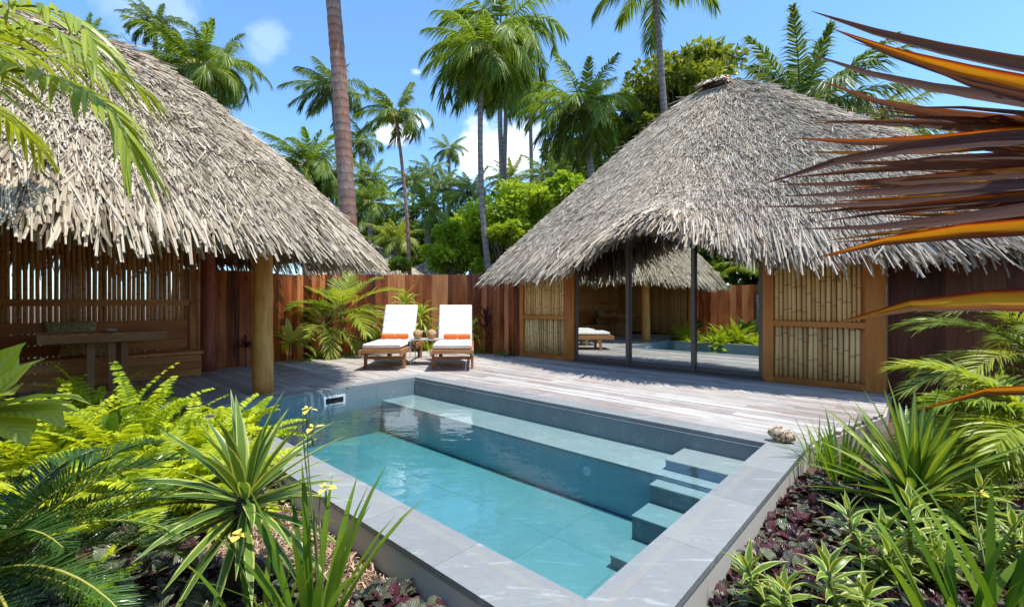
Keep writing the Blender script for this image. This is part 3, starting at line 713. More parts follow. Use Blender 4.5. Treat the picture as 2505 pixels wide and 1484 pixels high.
def make_lounger(label):
    t_=thing('sun_lounger',label,'sun lounger',(0,0,0),'white cushioned sun loungers on the deck')
    Tk=M['teak']
    for s in(-1,1):
        rbox('side_rail',Tk,t_,(s*.325,.9,.285),(.035,1.98,.085),RW,.004,1)
        for y,n_ in((.22,'leg'),(1.72,'leg')):
            mb=MB();mb.box((s*.318,y,.13),(.045,.058,.268),RW,2)
            mb.box((s*.318,y+.045,.215),(.04,.05,.05),np.array([[1,0,0],[0,.8,.6],[0,-.6,.8]]),2);bevel(mb.build(n_,Tk,t_),.003,1)
        rbox('back_rail',Tk,t_,(s*.275,1.14+.36*math.cos(math.radians(62)),.325+.36*math.sin(math.radians(62))),(.03,.76,.035),np.array([[1,0,0],[0,math.cos(math.radians(62)),math.sin(math.radians(62))],[0,-math.sin(math.radians(62)),math.cos(math.radians(62))]]),.003,1)
        mb=MB();R=np.array([[0,1,0],[0,0,1],[1.,0,0]]);mb.lathe((s*.285,1.72,.085),[(.0001,-.014),(.085,-.014),(.088,0),(.085,.014),(.0001,.014)],22,.5,R);mb.build('wheel',M['rubber'],t_,smooth=False)
    rbox('end_rail',Tk,t_,(0,-.072,.30),(.612,.03,.05),RW,.004,0)
    rbox('stretcher',Tk,t_,(0,.22,.175),(.59,.03,.05),RW,.004,0)
    rbox('stretcher',Tk,t_,(0,1.72,.19),(.53,.025,.04),RW,.004,0)
    mb=MB()
    for k in range(12): mb.box((0,-.02+k*.1,.328),(.61,.07,.018),RW,0)
    mb.build('seat_slats',Tk,t_)
    mb=MB();a=math.radians(62);R=np.array([[1,0,0],[0,math.cos(a),math.sin(a)],[0,-math.sin(a),math.cos(a)]])
    for k in range(8): mb.box((0,1.14+(.05+k*.095)*math.cos(a)+.0,.33+(.05+k*.095)*math.sin(a)),(.55,.07,.014),R,0)
    mb.build('back_slats',Tk,t_)
    cushion_mesh(None,t_)
    return t_
l1=make_lounger('white cushioned wooden sun lounger on the left, nearer the green plants')
l2=l1.copy();C.objects.link(l2);l2['label']='white cushioned wooden sun lounger on the right, nearer the purple plant'
for ch in list(l1.children):
    c_=ch.copy();C.objects.link(c_);c_.parent=l2
l1.location=(-2.10,7.24,0);l1.rotation_euler=(0,0,.02)
l2.location=(-.955,7.18,0);l2.rotation_euler=(0,0,.085)
def towel(c,rot,label):
    root=thing('rolled_towel',label,'towel',c,'rolled orange towels');R=rotz(rot)
    n=26;x=np.linspace(-.235,.235,14);r_=np.random.default_rng(int(c[0]*100)%97)
    P=np.array([np.array(c)+xx*R[0] for xx in x]);rr=.047+r_.normal(0,.0012,14);rr[0]=rr[-1]=.043
    mb=MB();mb.tube(P,rr,22);o=mb.build('towel_roll',M['towel'],root,smooth=True)
    # spiral end
    for e in(-1,1):
        mb=MB();a=np.linspace(0,5*PI,60);q=.006+.036*a/a[-1]
        S=np.array([np.array(c)+e*.2365*R[0]+qq*math.cos(aa)*R[1]+qq*math.sin(aa)*Z3 for aa,qq in zip(a,q)]);mb.tube(S,.0035,5);mb.build('rolled_edge',M['towel'],root)
    mb=MB();a=np.linspace(0,2*PI,26);S=np.array([np.array(c)+.01*R[0]+.0485*(math.cos(aa)*R[1]+math.sin(aa)*Z3) for aa in a]);mb.tube(S,.002,4);mb.build('tie_string',M['cushion'],root)
towel((-2.13,8.20,.475),.02,'rolled orange towel on the left sun lounger')
towel((-.99,8.13,.475),.085,'rolled orange towel on the right sun lounger')
# side table
stb=thing('side_table','small low taupe metal side table between the two sun loungers','side table',(-1.54,8.02,0))
mb=MB();mb.box((-1.54,8.02,.437),(.52,.46,.012));bevel(mb.build('tabletop',M['taupe'],stb),.004,2)
for s in(-1,1):
    for y in(7.82,8.22):
        P=[(-1.54+s*.225,y,0)]+[(-1.54+s*.225,y,.34)]+[(-1.54+s*(.225-.06*(1-math.cos(a))),y,.34+.085*math.sin(a)) for a in np.linspace(.3,PI/2,5)]+[(-1.54+s*.1,y,.426)]
        mb=MB();mb.tube(P,.0145,10);mb.build('leg',M['taupe'],stb,smooth=True)
for s in(-1,1):
    mb=MB();mb.tube([(-1.54+s*.225,7.83,.02),(-1.54+s*.225,8.21,.02)],.007,6);mb.build('foot_rail',M['taupe'],stb)
M['coco']=mat_plain('coconut_husk',(.48,.27,.10),.7,nz=.8,nscale=18,bmp=.3)
M['coco_cut']=mat_plain('cut_husk',(.78,.46,.22),.7,nz=.3,nscale=40)
M['burn']=mat_plain('burnt_marks',(.12,.06,.03),.8)
M['straw']=mat_plain('green_straw',(.10,.55,.22),.4)
M['orchid']=mat_plain('orchid_petal',(.85,.83,.82),.6)
def coconut(c,label,k):
    root=thing('coconut_drink',label,'coconut drink',c,'carved coconuts on the side table')
    pr=[(.0001,0),(.040,.002),(.066,.03),(.080,.07),(.080,.11),(.068,.14),(.050,.152),(.032,.156),(.026,.166),(.012,.172),(.0001,.173)]
    mb=MB();mb.lathe(c,pr,24);mb.build('husk',M['coco'],root,smooth=True)
    f=norm(np.array([.30,-1,.25]));uu=norm(np.cross(Z3,f));vv=np.cross(f,uu)
    mb=MB();R=np.array([uu,vv,f]);cc=np.array(c)+np.array([0,0,.098])+f*.066
    mb.lathe(cc,[(.0001,.012),(.030,.012),(.040,.006),(.042,-.01)],20,.4,R);o=mb.build('carved_face',M['coco_cut'],root)
    mb=MB()
    for ln,(z,w_) in enumerate(((.012,.034),(.0,.026),(-.010,.022))):
        x=np.linspace(-w_/2,w_/2,9);P=[cc+f*.0135+uu*a+vv*(z+(.004 if ln==0 else .0022)*math.sin(i*2.4+ln)) for i,a in enumerate(x)]
        mb.tube(P,.0013 if ln==0 else .0009,4)
    mb.build('burnt_lettering',M['burn'],o)
    mb=MB();a=np.array(c)+np.array([-.02,.0,.165]);mb.tube([a,a+np.array([-.028,0,.075])],.0035,8);mb.build('straw',M['straw'],root)
    mb=MB();r_=np.random.default_rng(k)
    fc=np.array(c)+np.array([.062,-.03,.125])
    for q in range(3):
        c0=fc+r_.normal(0,.018,3)+np.array([.01,0,.004-.02*q]);
        for p in range(5):
            a=p*2*PI/5;d=norm(np.array([math.cos(a),-.35,math.sin(a)]));sd=norm(np.cross(d,[0,-1,0]))
            x=np.array([0,.5,1.]);P=c0+d*(x[:,None]*.024);mb.strips(P[None],(sd*np.array([.003,.011,.004])[:,None])[None],np.zeros((1,3,3)),[.5])
    mb.build('orchid_flowers',M['orchid'],root)
coconut((-1.665,7.95,.4435),'carved brown coconut drink with green straw on the left of the side table',1)
coconut((-1.43,8.0,.4435),'carved brown coconut drink with green straw on the right of the side table',2)
# shell
M['shell']=None
def mat_shell():
    m,t,o,v,x,y,r=newmat('brown_white_shell');ov=obvec(t)
    n=noise(t,ov,60.,3);n2=N(t,'ShaderNodeTexVoronoi',{'Vector':ov,'Scale':45.}).outputs['Distance']
    col=ramp(t,n2,[(.15,(.08,.03,.015)),(.4,(.33,.19,.10)),(.65,(.60,.48,.34))])
    b=N(t,'ShaderNodeBsdfPrincipled',{'Base Color':col,'Roughness':.4,'Normal':bump(t,n,.6,.01)});t.links.new(b.outputs[0],o.inputs[0]);return m
M['shell']=mat_shell()
sc=G(1912,1080);sc=np.array([sc[0],sc[1],.0])
mb=MB();ax=norm(np.array([.78,-.5,-.18]));ax2=norm(np.cross(Z3,ax));ax3=np.cross(ax,ax2);R=np.array([ax2,ax3,ax])
pr=[];
for q in np.linspace(0,1,16):
    rr=.058*math.sin(PI*min(1,(.08+q*.86)))**.8*(1+.07*math.sin(q*34));pr.append((max(rr,.001),-.095+.19*q))
mb.lathe(sc+np.array([0,0,.055]),pr,26,.5,R)
c0=sc+np.array([0,0,.055])
for k in range(26):
    a=k*2.4;q=(k%13)/13.;rr=.058*math.sin(PI*(.12+q*.7))**.8
    p=c0+ax*(-.075+.14*q)+rr*(math.cos(a)*ax2+math.sin(a)*ax3);mb.tube([p,p+.012*norm(p-c0-ax*(-.075+.14*q))],[.006,.001],5)
o=mb.build('sea_shell',M['shell'],loc=sc,smooth=True);tag(o,'large knobbly brown and white sea shell on the coping corner','sea shell')
# ================================================================ PLANTS
M['coco_leaf']=mat_leaf('coconut_leaflets',(.06,.13,.018),(.29,.40,.045),tip=None,transl=.5,rough=.35)
M['coco_leaf_y']=mat_leaf('yellowing_leaflets',(.13,.21,.02),(.44,.48,.06),transl=.4,rough=.4)
M['coco_leaf_d']=mat_leaf('bluish_leaflets',(.06,.12,.035),(.24,.33,.09),transl=.45,rough=.35)
M['areca']=mat_leaf('feather_palm_leaflets',(.15,.25,.02),(.46,.52,.05),transl=.45,rough=.35)
M['areca2']=mat_leaf('olive_feather_leaflets',(.13,.20,.02),(.40,.44,.06),transl=.4,rough=.35)
M['cycad']=mat_leaf('cycad_leaflets',(.02,.065,.012),(.09,.19,.03),transl=.25,rough=.25,spec=.6)
M['fern']=mat_leaf('lime_fern',(.17,.30,.012),(.70,.76,.03),transl=.5,rough=.5)
M['yucca']=mat_leaf('striped_sword_leaf',(.07,.15,.03),(.17,.27,.04),edge=(.58,.60,.16),transl=.3,rough=.35,edge_at=.7)
M['yucca2']=mat_leaf('lime_sword_leaf',(.12,.22,.03),(.28,.38,.05),edge=(.07,.16,.03),mid=(.45,.50,.08),transl=.35,rough=.35,edge_at=.72)
M['iris']=mat_leaf('iris_blade',(.08,.19,.015),(.24,.38,.03),transl=.45,rough=.4)
M['song']=mat_leaf('cream_edged_leaf',(.09,.19,.03),(.21,.34,.05),edge=(.72,.72,.22),transl=.35,rough=.3,edge_at=.66)
M['broad']=mat_leaf('broad_yellow_green_leaf',(.42,.52,.05),(.72,.76,.22),transl=.55,rough=.3,vein=60,mid=(.5,.55,.2))
M['broad_g']=mat_leaf('broad_green_leaf',(.05,.14,.02),(.14,.27,.04),transl=.35,rough=.3,vein=50)
M['strap']=mat_leaf('strap_leaf',(.05,.15,.02),(.16,.30,.04),transl=.35,rough=.3)
M['dfl']=mat_leaf('yellow_dracaena_leaf',(.14,.26,.02),(.40,.48,.04),mid=(.7,.66,.15),transl=.4,rough=.35)
M['cordy']=mat_leaf('purple_leaf',(.05,.012,.018),(.16,.04,.05),transl=.2,rough=.3)
M['cover']=mat_leaf('purple_green_ground_leaf',(.04,.02,.02),(.20,.22,.13),transl=.12,rough=.3,vein=45,spec=.5)
M['cover_p']=mat_leaf('maroon_ground_leaf',(.03,.006,.010),(.13,.032,.045),transl=.2,rough=.3,vein=45,spec=.5)
M['tree']=mat_leaf('olive_tree_leaf',(.09,.14,.02),(.38,.42,.06),transl=.4,rough=.4)
M['tree_l']=mat_leaf('bright_tree_leaf',(.15,.27,.015),(.46,.58,.05),transl=.55,rough=.4)
M['tree_d']=mat_leaf('deep_green_leaf',(.04,.10,.015),(.17,.27,.035),transl=.45,rough=.4)
M['stem']=mat_plain('green_stem',(.16,.22,.05),.5,nz=.3)
M['rachis']=mat_plain('yellow_rachis',(.45,.40,.08),.5)
M['petal']=mat_plain('yellow_petal',(.85,.68,.10),.6)
M['bark']=mat_trunk('palm_bark',(.16,.13,.11),(.34,.29,.25),6.)
M['bark_red']=mat_trunk('reddish_palm_bark',(.22,.15,.115),(.44,.33,.26),4.5,red=(.40,.125,.06))
M['bark_grey']=mat_trunk('smooth_ringed_bark',(.30,.28,.24),(.50,.48,.43),9.)
M['yucca_bark']=mat_trunk('dark_leaf_scar_bark',(.035,.025,.018),(.13,.09,.06),40.)
M['branch']=mat_plain('branch_bark',(.16,.12,.085),.85,nz=.6)
def dirv(az,el): return np.array([math.cos(el)*math.cos(az),math.cos(el)*math.sin(az),math.sin(el)])
def frond(mb,mr,o,az,el,Lf,droop,nl,ll,lw,r_,wind=(0,0,0),hang=.5,n=3,vee=.25,a0=70,a1=22,start=.14,rr=.02,curl=0.,rnd=None,lwexp=1.,flat=False,endk=.35):
    m=12;t=np.linspace(0,1,m);e=el-droop*t**1.4;w=np.array(wind)
    d=np.stack([np.cos(e)*math.cos(az),np.cos(e)*math.sin(az),np.sin(e)],1)+w[None]*t[:,None]**1.2
    d=norm(d);P=np.array(o)+np.concatenate([[np.zeros(3)],np.cumsum((d[1:]+d[:-1])/2*Lf/(m-1),axis=0)])
    if mr is not None: mr.tube(P,rr*(1-.85*t),5,.5)
    tl=np.linspace(start,1.,nl)+r_.normal(0,.3/nl,nl);tl=np.clip(tl,start*.9,1)
    pi=np.stack([np.interp(tl,t,P[:,k]) for k in range(3)],1);di=norm(np.stack([np.interp(tl,t,d[:,k]) for k in range(3)],1))
    sd=np.cross(di,np.array([0,0,1.]));sd=norm(sd);up=np.cross(sd,di)
    ang=np.radians(a0+(a1-a0)*tl)+r_.normal(0,.07,nl)
    env=np.clip(np.sin(PI*(.12+.80*tl))**.6,endk,1)*ll
    if rnd is None: rnd=r_.random()
    for s in(-1,1):
        ld=norm(di*np.cos(ang)[:,None]+s*sd*np.sin(ang)[:,None]+up*(vee+r_.normal(0,.08,nl))[:,None])
        ld=norm(ld+.45*w[None])
        x=np.linspace(0,1,n);Lr=env*r_.uniform(.85,1.1,nl)
        Q=pi[:,None]+ld[:,None]*(x[None,:,None]*Lr[:,None,None])
        Q[...,2]-=hang*(x[None]**2)*Lr[:,None]*r_.uniform(.7,1.3,(nl,1))
        if curl: Q+= (up[:,None]*(np.sin(x*PI)[None,:,None])*curl*Lr[:,None,None])
        S=norm(np.cross(ld,up)+up*r_.normal(0,.35,nl)[:,None])
        pr=np.array({3:[.8,1,.08],4:[.6,1,.75,.05],5:[.5,.95,1,.6,.05],2:[1,.1]}[n])
        Sv=S[:,None]*pr[None,:,None]*lw*.5
        mb.strips(Q,Sv,np.zeros_like(Q)-up[:,None]*pr[None,:,None]*lw*.12,np.clip(rnd+r_.normal(0,.16,nl),0,1))
def palm(label,crown,base,R=3.6,nf=22,wind=(-.55,-.1,.0),tr=.16,bark='bark',leaf='coco_leaf',seed=0,nl=56,curve=.0,lw=.062,ll=.95,droop=1.7,bend=None,category='palm tree',elr=(-.5,1.35),group='coconut palms beyond the fence',start_only=False,ndead=0,azr=None):
    r_=np.random.default_rng(seed+100);root=thing('palm_tree',label,category,base,group)
    crown=np.array(crown,float);base=np.array(base,float);t=np.linspace(0,1,16)
    t=np.linspace(0,1,130) if bark=='bark_red' else t;P=base+(crown-base)*t[:,None]
    if bend is not None: P[:,0]+=bend*np.sin(t*PI)
    mb=MB();rad=tr*(1.12-.4*t);rad[0]*=1.35;rad=rad*((1+.05*((t*43+.3*np.sin(t*90))%1.)+.02*r_.normal(0,1,len(t))) if bark=='bark_red' else 1);mb.tube(P,rad,12);mb.build('trunk',M[bark],root,smooth=True)
    mb=MB();mr=MB()
    for k in range(nf):
        az=k*2.39996+r_.normal(0,.2)
        if azr is not None: az=azr[0]+(azr[1]-azr[0])*r_.random()
        q=(k+.5)/nf;el=elr[1]+(elr[0]-elr[1])*q**.8+r_.normal(0,.1)
        frond(mb,mr,crown+dirv(az,.3)*.12,az,el,R*r_.uniform(.85,1.1)*(1 if q>.15 else .8),droop*r_.uniform(.75,1.1)*(.6+.4*q),nl,ll*R/3.6,lw*R/3.6*1.0,r_,wind=wind,hang=.75,vee=.1,rr=.04*R/3.6,rnd=np.clip(.75-.5*q+r_.normal(0,.12),0,1))
    c=mb.build('crown',M[leaf],root);mr.build('frond_stalks',M['rachis'] if leaf!='coco_leaf_d' else M['stem'],c,smooth=True)
    if ndead:
        mb=MB()
        for k in range(ndead):
            az=r_.uniform(0,2*PI);frond(mb,mb,crown-np.array([0,0,.15]),az,-.3,R*.8,1.6,36,.8,.06,r_,hang=.8)
        mb.build('dry_fronds',M['thatch'],root)
    mb=MB()
    for k in range(14):
        a=r_.uniform(0,2*PI);p=crown+np.array([.16*math.cos(a),.16*math.sin(a),-.2*r_.random()]);mb.tube([p-[0,0,.12],p-[0,0,.06],p+[0,0,.0],p+[0,0,.08]],[.02,.09,.09,.02],6)
    mb.build('coconuts',M['coco_leaf_y'],root,smooth=True)
    return root
GZ=-.2
def P2(xc,yc,Y,xb=None,**k):
    c=W(xc,yc,Y);xb=xc if xb is None else xb
    yb=k.pop('yb',760);
    b=W(xb,yb,Y);s=(c[2]-GZ)/(c[2]-b[2]) if b[2]<c[2]-.1 else 1
    b=c+(b-c)*s;b[2]=GZ;b[1]=Y
    return c,b
def bgpalm(label,xc,yc,Y,xb=None,yb=760,rpx=100,**k):
    c,b=P2(xc,yc,Y,xb,yb=yb);R=rpx/F*Y*1.12
    k.setdefault('tr',.15);return palm(label,c,b,R=R,**k)
WL=(-.85,-.1,.12)
bgpalm('thick crowned windblown palm rising directly above the gazebo roof',478,165,26,470,260,125,nf=30,wind=(-.75,-.1,.22),seed=1,tr=.22,leaf='coco_leaf')
bgpalm('slim palm beside the thick crown above the gazebo roof, long frond drooping right',545,160,30,540,280,100,nf=18,wind=(-.05,-.1,.15),seed=2,tr=.17,leaf='coco_leaf_d',droop=2.4,elr=(-.6,1.4))
bgpalm('windblown palm whose crown is crossed by the thick reddish trunk',812,215,34,838,520,92,nf=24,wind=WL,seed=3,tr=.2,leaf='coco_leaf_d')
bgpalm('slender lone palm with crown blown left in front of the white cloud',968,278,14,990,630,88,nf=22,wind=(-.62,-.1,.22),seed=4,tr=.062,bark='bark_red',bend=.15)
bgpalm('leafy palm above the gazebo roof slope, left of the thick reddish trunk',752,405,24,750,520,112,nf=28,wind=(-.35,-.1,.35),seed=5,tr=.17)
bgpalm('small windblown palm between the thick reddish trunk and the slender curved palm',882,345,36,883,420,64,nf=18,wind=WL,seed=6)
bgpalm('small distant palm with round shaggy crown, right of the slender lone palm',1098,365,46,1100,480,44,nf=20,wind=(-.35,0,.1),seed=7,tr=.2)
bgpalm('small dark palm just left of the distant round crowned palm',1052,415,40,1056,470,48,nf=18,wind=(-.4,0,.1),seed=8,leaf='coco_leaf_d')
bgpalm('tall palm at top centre with the largest hanging crown, trunk curving',1224,72,19,1254,500,168,nf=32,wind=(-.3,-.05,-.02),seed=9,tr=.12,bend=-.35,droop=2.1,elr=(-.75,1.3),nl=60)
bgpalm('tall palm at top centre with crown spreading left, pale straight trunk',1180,128,12.2,1208,600,142,nf=30,wind=(-.5,-.05,-.05),seed=10,tr=.085,droop=2.1,bend=-.25,nl=56,elr=(-.8,1.2))
bgpalm('dark palm crown partly hidden behind the two central palms',1240,190,25,1232,470,95,nf=20,wind=(-.1,0,0),seed=11,tr=.15,droop=2.0)
bgpalm('palm right of the central pair, small crown and straight grey trunk',1296,235,31,1300,400,75,nf=20,wind=(-.1,0,.05),seed=12,tr=.16,droop=1.9)
palm('thick reddish palm trunk leaning up behind the gazebo eave, crown above the view',W(770,-480,12.3),[W(868,700,12.3)[0],12.3,GZ],R=3.2,nf=18,tr=.215,bark='bark_red',seed=13,bend=.12,elr=(.1,1.3),droop=1.2)
bgpalm('tall grey trunked palm at the top edge above the bungalow roof slope',1602,-30,15.5,1636,420,150,nf=13,wind=(-.12,0,.0),seed=14,tr=.135,droop=1.8,elr=(.02,1.2),nl=60)
bgpalm('large bushy palm left of the bungalow roof, fronds reaching high',1425,265,17,1452,470,132,nf=34,wind=(-.15,0,.25),seed=15,tr=.17,nl=54,elr=(-.8,1.4),droop=1.7)
bgpalm('dark bushy palm behind the left slope of the bungalow roof',1520,290,20,1530,520,120,nf=26,wind=(-.1,0,.2),seed=16,tr=.17,leaf='coco_leaf_d',elr=(-.7,1.4))
bgpalm('upright dark palm rising behind the right side of the bungalow roof',1960,285,13.5,1960,520,205,nf=26,wind=(-.05,0,.2),seed=17,tr=.17,leaf='coco_leaf_d',nl=66,elr=(-.2,1.45),droop=1.2)
bgpalm('yellow green arching palm behind the right end of the bungalow roof',2120,340,14.5,2120,520,150,nf=22,wind=(.1,0,.1),seed=18,tr=.17,leaf='coco_leaf_y',nl=60,elr=(-.1,1.2),droop=1.5)
low=[(905,500,20,80,'coco_leaf'),(1045,520,21,92,'coco_leaf'),(1150,470,28,70,'coco_leaf_d'),(965,590,17,66,'coco_leaf_y'),(1085,460,34,60,'coco_leaf_d'),(812,450,26,80,'coco_leaf_d'),(905,440,30,60,'coco_leaf'),(1245,440,29,60,'coco_leaf_y'),(1350,440,22,80,'coco_leaf_d'),(1290,520,18,70,'coco_leaf'),(1010,450,32,55,'coco_leaf_d'),(1400,400,25,70,'coco_leaf_y'),(860,540,24,70,'coco_leaf_d'),(1170,560,24,60,'coco_leaf_d'),(380,60,26,60,'coco_leaf_d'),(205,105,18,70,'coco_leaf')]
lbl=['behind and right of the thick reddish trunk','with split upright fronds right of the slender curved palm','left of the pale twin trunk','low yellowish one at the base of the slender palm','dark and distant right of the slender palm','behind the top of the gazebo roof slope','far one right of the thick reddish trunk','pale one in the gap between the central trunks','dark one at the left slope of the bungalow roof','low one behind the light green shrub','far dark one left of the round crowned palm','yellowish one beneath the large bushy palm','dark one just above the gazebo eave','dark one low between the twin trunks','dark one at the peak of the gazebo roof','green one behind the very top of the gazebo roof']
for i,(x,y,Y,r,lf) in enumerate(low):
    bgpalm('short coconut palm in the grove, '+lbl[i],x,y,Y,x+3,660,r,nf=26,wind=(-.4,0,.3),seed=30+i,leaf=lf,nl=40,elr=(-.35,1.4),tr=.15,lw=.085)
# --- broadleaf trees
def tree(name,label,c,rad,base,nleaf,lsize,leaf,seed,cat='tree',clumps=26,group=None,nl3=.5,trunk=.12):
    r_=np.random.default_rng(seed);c=np.array(c);rad=np.array(rad);base=np.array(base)
    root=thing(name,label,cat,base,group)
    cc=r_.normal(0,1,(clumps,3));cc=norm(cc)*(r_.random((clumps,1))**.5)*1.0;cen=c+cc*rad
    mb=MB();fork=base+(c-base)*.45
    mb.tube([base,(base+fork)/2+r_.normal(0,.05,3),fork],[trunk,trunk*.85,trunk*.7],8)
    for q in cen:
        m_=(fork+q)/2+r_.normal(0,.12,3)*rad.mean()*.5;mb.tube([fork,m_,q],[trunk*.45,trunk*.25,trunk*.06],5)
    mb.build('trunk',M['branch'],root,smooth=True)
    K=nleaf;k=r_.integers(0,clumps,K);rs=rad.mean()*.25
    o=r_.normal(0,1,(K,3));o=norm(o)*(r_.random((K,1))**.4)*rs*np.array([1.15,1.15,.8]);p=cen[k]+o
    d=norm(norm(o)+r_.normal(0,.6,(K,3))+np.array([0,0,-.1]));n_=norm(r_.normal(0,.6,(K,3))+np.array([0,0,1.]))
    S=norm(np.cross(d,n_));x=np.array([0,.5,1.]);Ls=lsize*r_.uniform(.6,1.3,K)
    P=p[:,None]+d[:,None]*(x[None,:,None]*Ls[:,None,None]);P[...,2]-=.15*(x**2)[None]*Ls[:,None]
    Sv=S[:,None]*(np.array([.12,.30,.03])[None,:,None]*Ls[:,None,None])
    f=np.cross(S,d)[:,None]*(np.array([0,.08,0])[None,:,None]*Ls[:,None,None])
    mb=MB();rr=np.clip(.5+.25*r_.normal(0,1,clumps)[k]*.8+r_.normal(0,.15,K),0,1);mb.strips(P,Sv,f,rr);mb.build('crown',M[leaf],root)
    return root
def wtree(name,label,x,y,Y,rx,ry,n,ls,leaf,seed,**k):
    c=W(x,y,Y);s=Y/F;return tree(name,label,c,(rx*s,rx*s*.8,ry*s),(c[0],Y,GZ),n,ls,leaf,seed,**k)
wtree('broadleaf_tree','large rounded olive green tree behind the left slope of the bungalow roof',1672,240,19,150,105,15000,.24,'tree',1,clumps=90,trunk=.2)
wtree('broadleaf_tree','olive green tree low beside the bungalow roof slope',1590,350,18,75,70,4500,.22,'tree',2,clumps=22)
wtree('broadleaf_tree','light green leafy tree above the fence at the left end of the bungalow roof',1270,530,13.6,125,74,8000,.15,'tree_l',3,clumps=80,trunk=.07)
wtree('broadleaf_tree','bright leafy sapling touching the left slope of the bungalow roof',1370,470,12.6,70,50,2600,.15,'tree_l',4,clumps=22,trunk=.05)
wtree('shrub','dense bright green shrub behind the fence, right of the tiny distant roof',1120,610,13.,80,62,7500,.12,'tree_l',5,cat='shrub',clumps=30,trunk=.06)
wtree('shrub','broad green shrub beyond the fence at the base of the leaning pale trunk',1190,590,14.5,90,70,5000,.16,'tree_l',6,cat='shrub',clumps=26,trunk=.06)
wtree('shrub','pale feathery shrub above the fence right of the gazebo eave',985,640,13.2,45,20,1500,.10,'dfl',7,cat='shrub',clumps=14,trunk=.03)
wtree('broadleaf_tree','dark leafy tree in the grove behind the slender curved palm',960,600,27,150,60,7000,.32,'tree_d',8,clumps=30)
wtree('broadleaf_tree','dark leafy tree in the grove behind the central palm pair',1190,575,30,170,50,7000,.36,'tree_d',9,clumps=30)
wtree('broadleaf_tree','dark leafy tree behind the bushy palms left of the bungalow',1440,420,25,120,90,6000,.3,'tree_d',10,clumps=30)
wtree('shrub','rounded pale green shrub at the left tip of the bungalow eave',1240,560,12.4,52,40,2400,.12,'tree_l',12,cat='shrub',clumps=20,trunk=.04)
# --- generic swords / straps / broad leaves
PROF={'sword':[.45,.8,1.,.85,.5,.03],'strap':[.7,1.,1.,.9,.6,.03],'broad':[.10,.55,.95,1.,.62,.03],'lance':[.25,.8,1.,.75,.35,.03]}
def leaves(mb,o,K,Lf,Wd,el0,el1,droop,r_,prof='sword',fold=.25,spread=.02,az0=None,az1=None,wave=0.,zspan=0.,azs=None,els=None):
    n=6;x=np.linspace(0,1,n);k=np.arange(K)
    az=k*2.39996+r_.normal(0,.15,K)
    if az0 is not None: az=az0+(az1-az0)*r_.random(K)
    if azs is not None: az=np.array(azs)
    q=(k+.5)/K;el=el0+(el1-el0)*q+r_.normal(0,.07,K)
    if els is not None: el=np.array(els)
    Ls=Lf*r_.uniform(.8,1.12,K);dr=droop*r_.uniform(.5,1.3,K)
    e=el[:,None]-dr[:,None]*x[None]**1.5
    d=np.stack([np.cos(e)*np.cos(az)[:,None],np.cos(e)*np.sin(az)[:,None],np.sin(e)],-1)
    P=np.concatenate([np.zeros((K,1,3)),np.cumsum((d[:,1:]+d[:,:-1])/2,axis=1)/(n-1)],1)*Ls[:,None,None]
    b=np.stack([np.cos(az)*spread,np.sin(az)*spread,-zspan*q],-1);P=P+np.array(o)+b[:,None]
    S=np.stack([-np.sin(az),np.cos(az),np.zeros(K)],-1);S=S[:,None]+0*P
    up=np.cross(d,S);up=up*np.sign(up[...,2:3]+1e-6)
    tw=r_.normal(0,.25,K)[:,None,None];S=norm(S*np.cos(tw)+up*np.sin(tw))
    pr=np.array(PROF[prof])*Wd/2
    Sv=S*pr[None,:,None]*r_.uniform(.8,1.15,(K,1,1))
    fo=up*pr[None,:,None]*fold
    if wave: fo=fo+up*(np.sin(x*9+1)[None,:,None]*wave*Wd)
    mb.strips(P,Sv,fo,r_.random(K))
def plant(name,label,cat,o,mat,group=None,stem=None,stem_r=.02,stem_mat='stem',**k):
    r_=np.random.default_rng(k.pop('seed',1));root=thing(name,label,cat,(o[0],o[1],ZS if o[2]>ZS else o[2]),group)
    if stem is not None:
        mb=MB();s=np.array(stem,float);m_=(s+np.array(o))/2+r_.normal(0,.012,3);mb.tube([s,m_,np.array(o)],[stem_r*1.15,stem_r,stem_r*.9],10);mb.build('stem',M[stem_mat],root,smooth=True)
    mb=MB();leaves(mb,o,r_=r_,**k);mb.build('leaves',M[mat],root,smooth=True);return root
# foreground yuccas
yc=W(600,1200,1.86);plant('yucca','striped spiky yucca with short trunk in the left foreground bed','yucca',yc,'yucca','spiky striped yuccas',stem=W(553,1500,1.80)*[1,1,0]+[0,0,ZS],stem_r=.033,stem_mat='yucca_bark',K=66,Lf=.42,Wd=.040,el0=1.42,el1=-.75,droop=.45,zspan=.10,fold=.35,seed=3)
yc=W(2235,1190,2.45);plant('yucca','striped spiky yucca with short trunk in the right garden bed','yucca',yc,'yucca2','spiky striped yuccas',stem=W(2228,1330,2.42)*[1,1,0]+[0,0,ZS],stem_r=.04,stem_mat='yucca_bark',K=74,Lf=.55,Wd=.058,el0=1.45,el1=-.5,droop=.25,zspan=.12,fold=.35,seed=4)
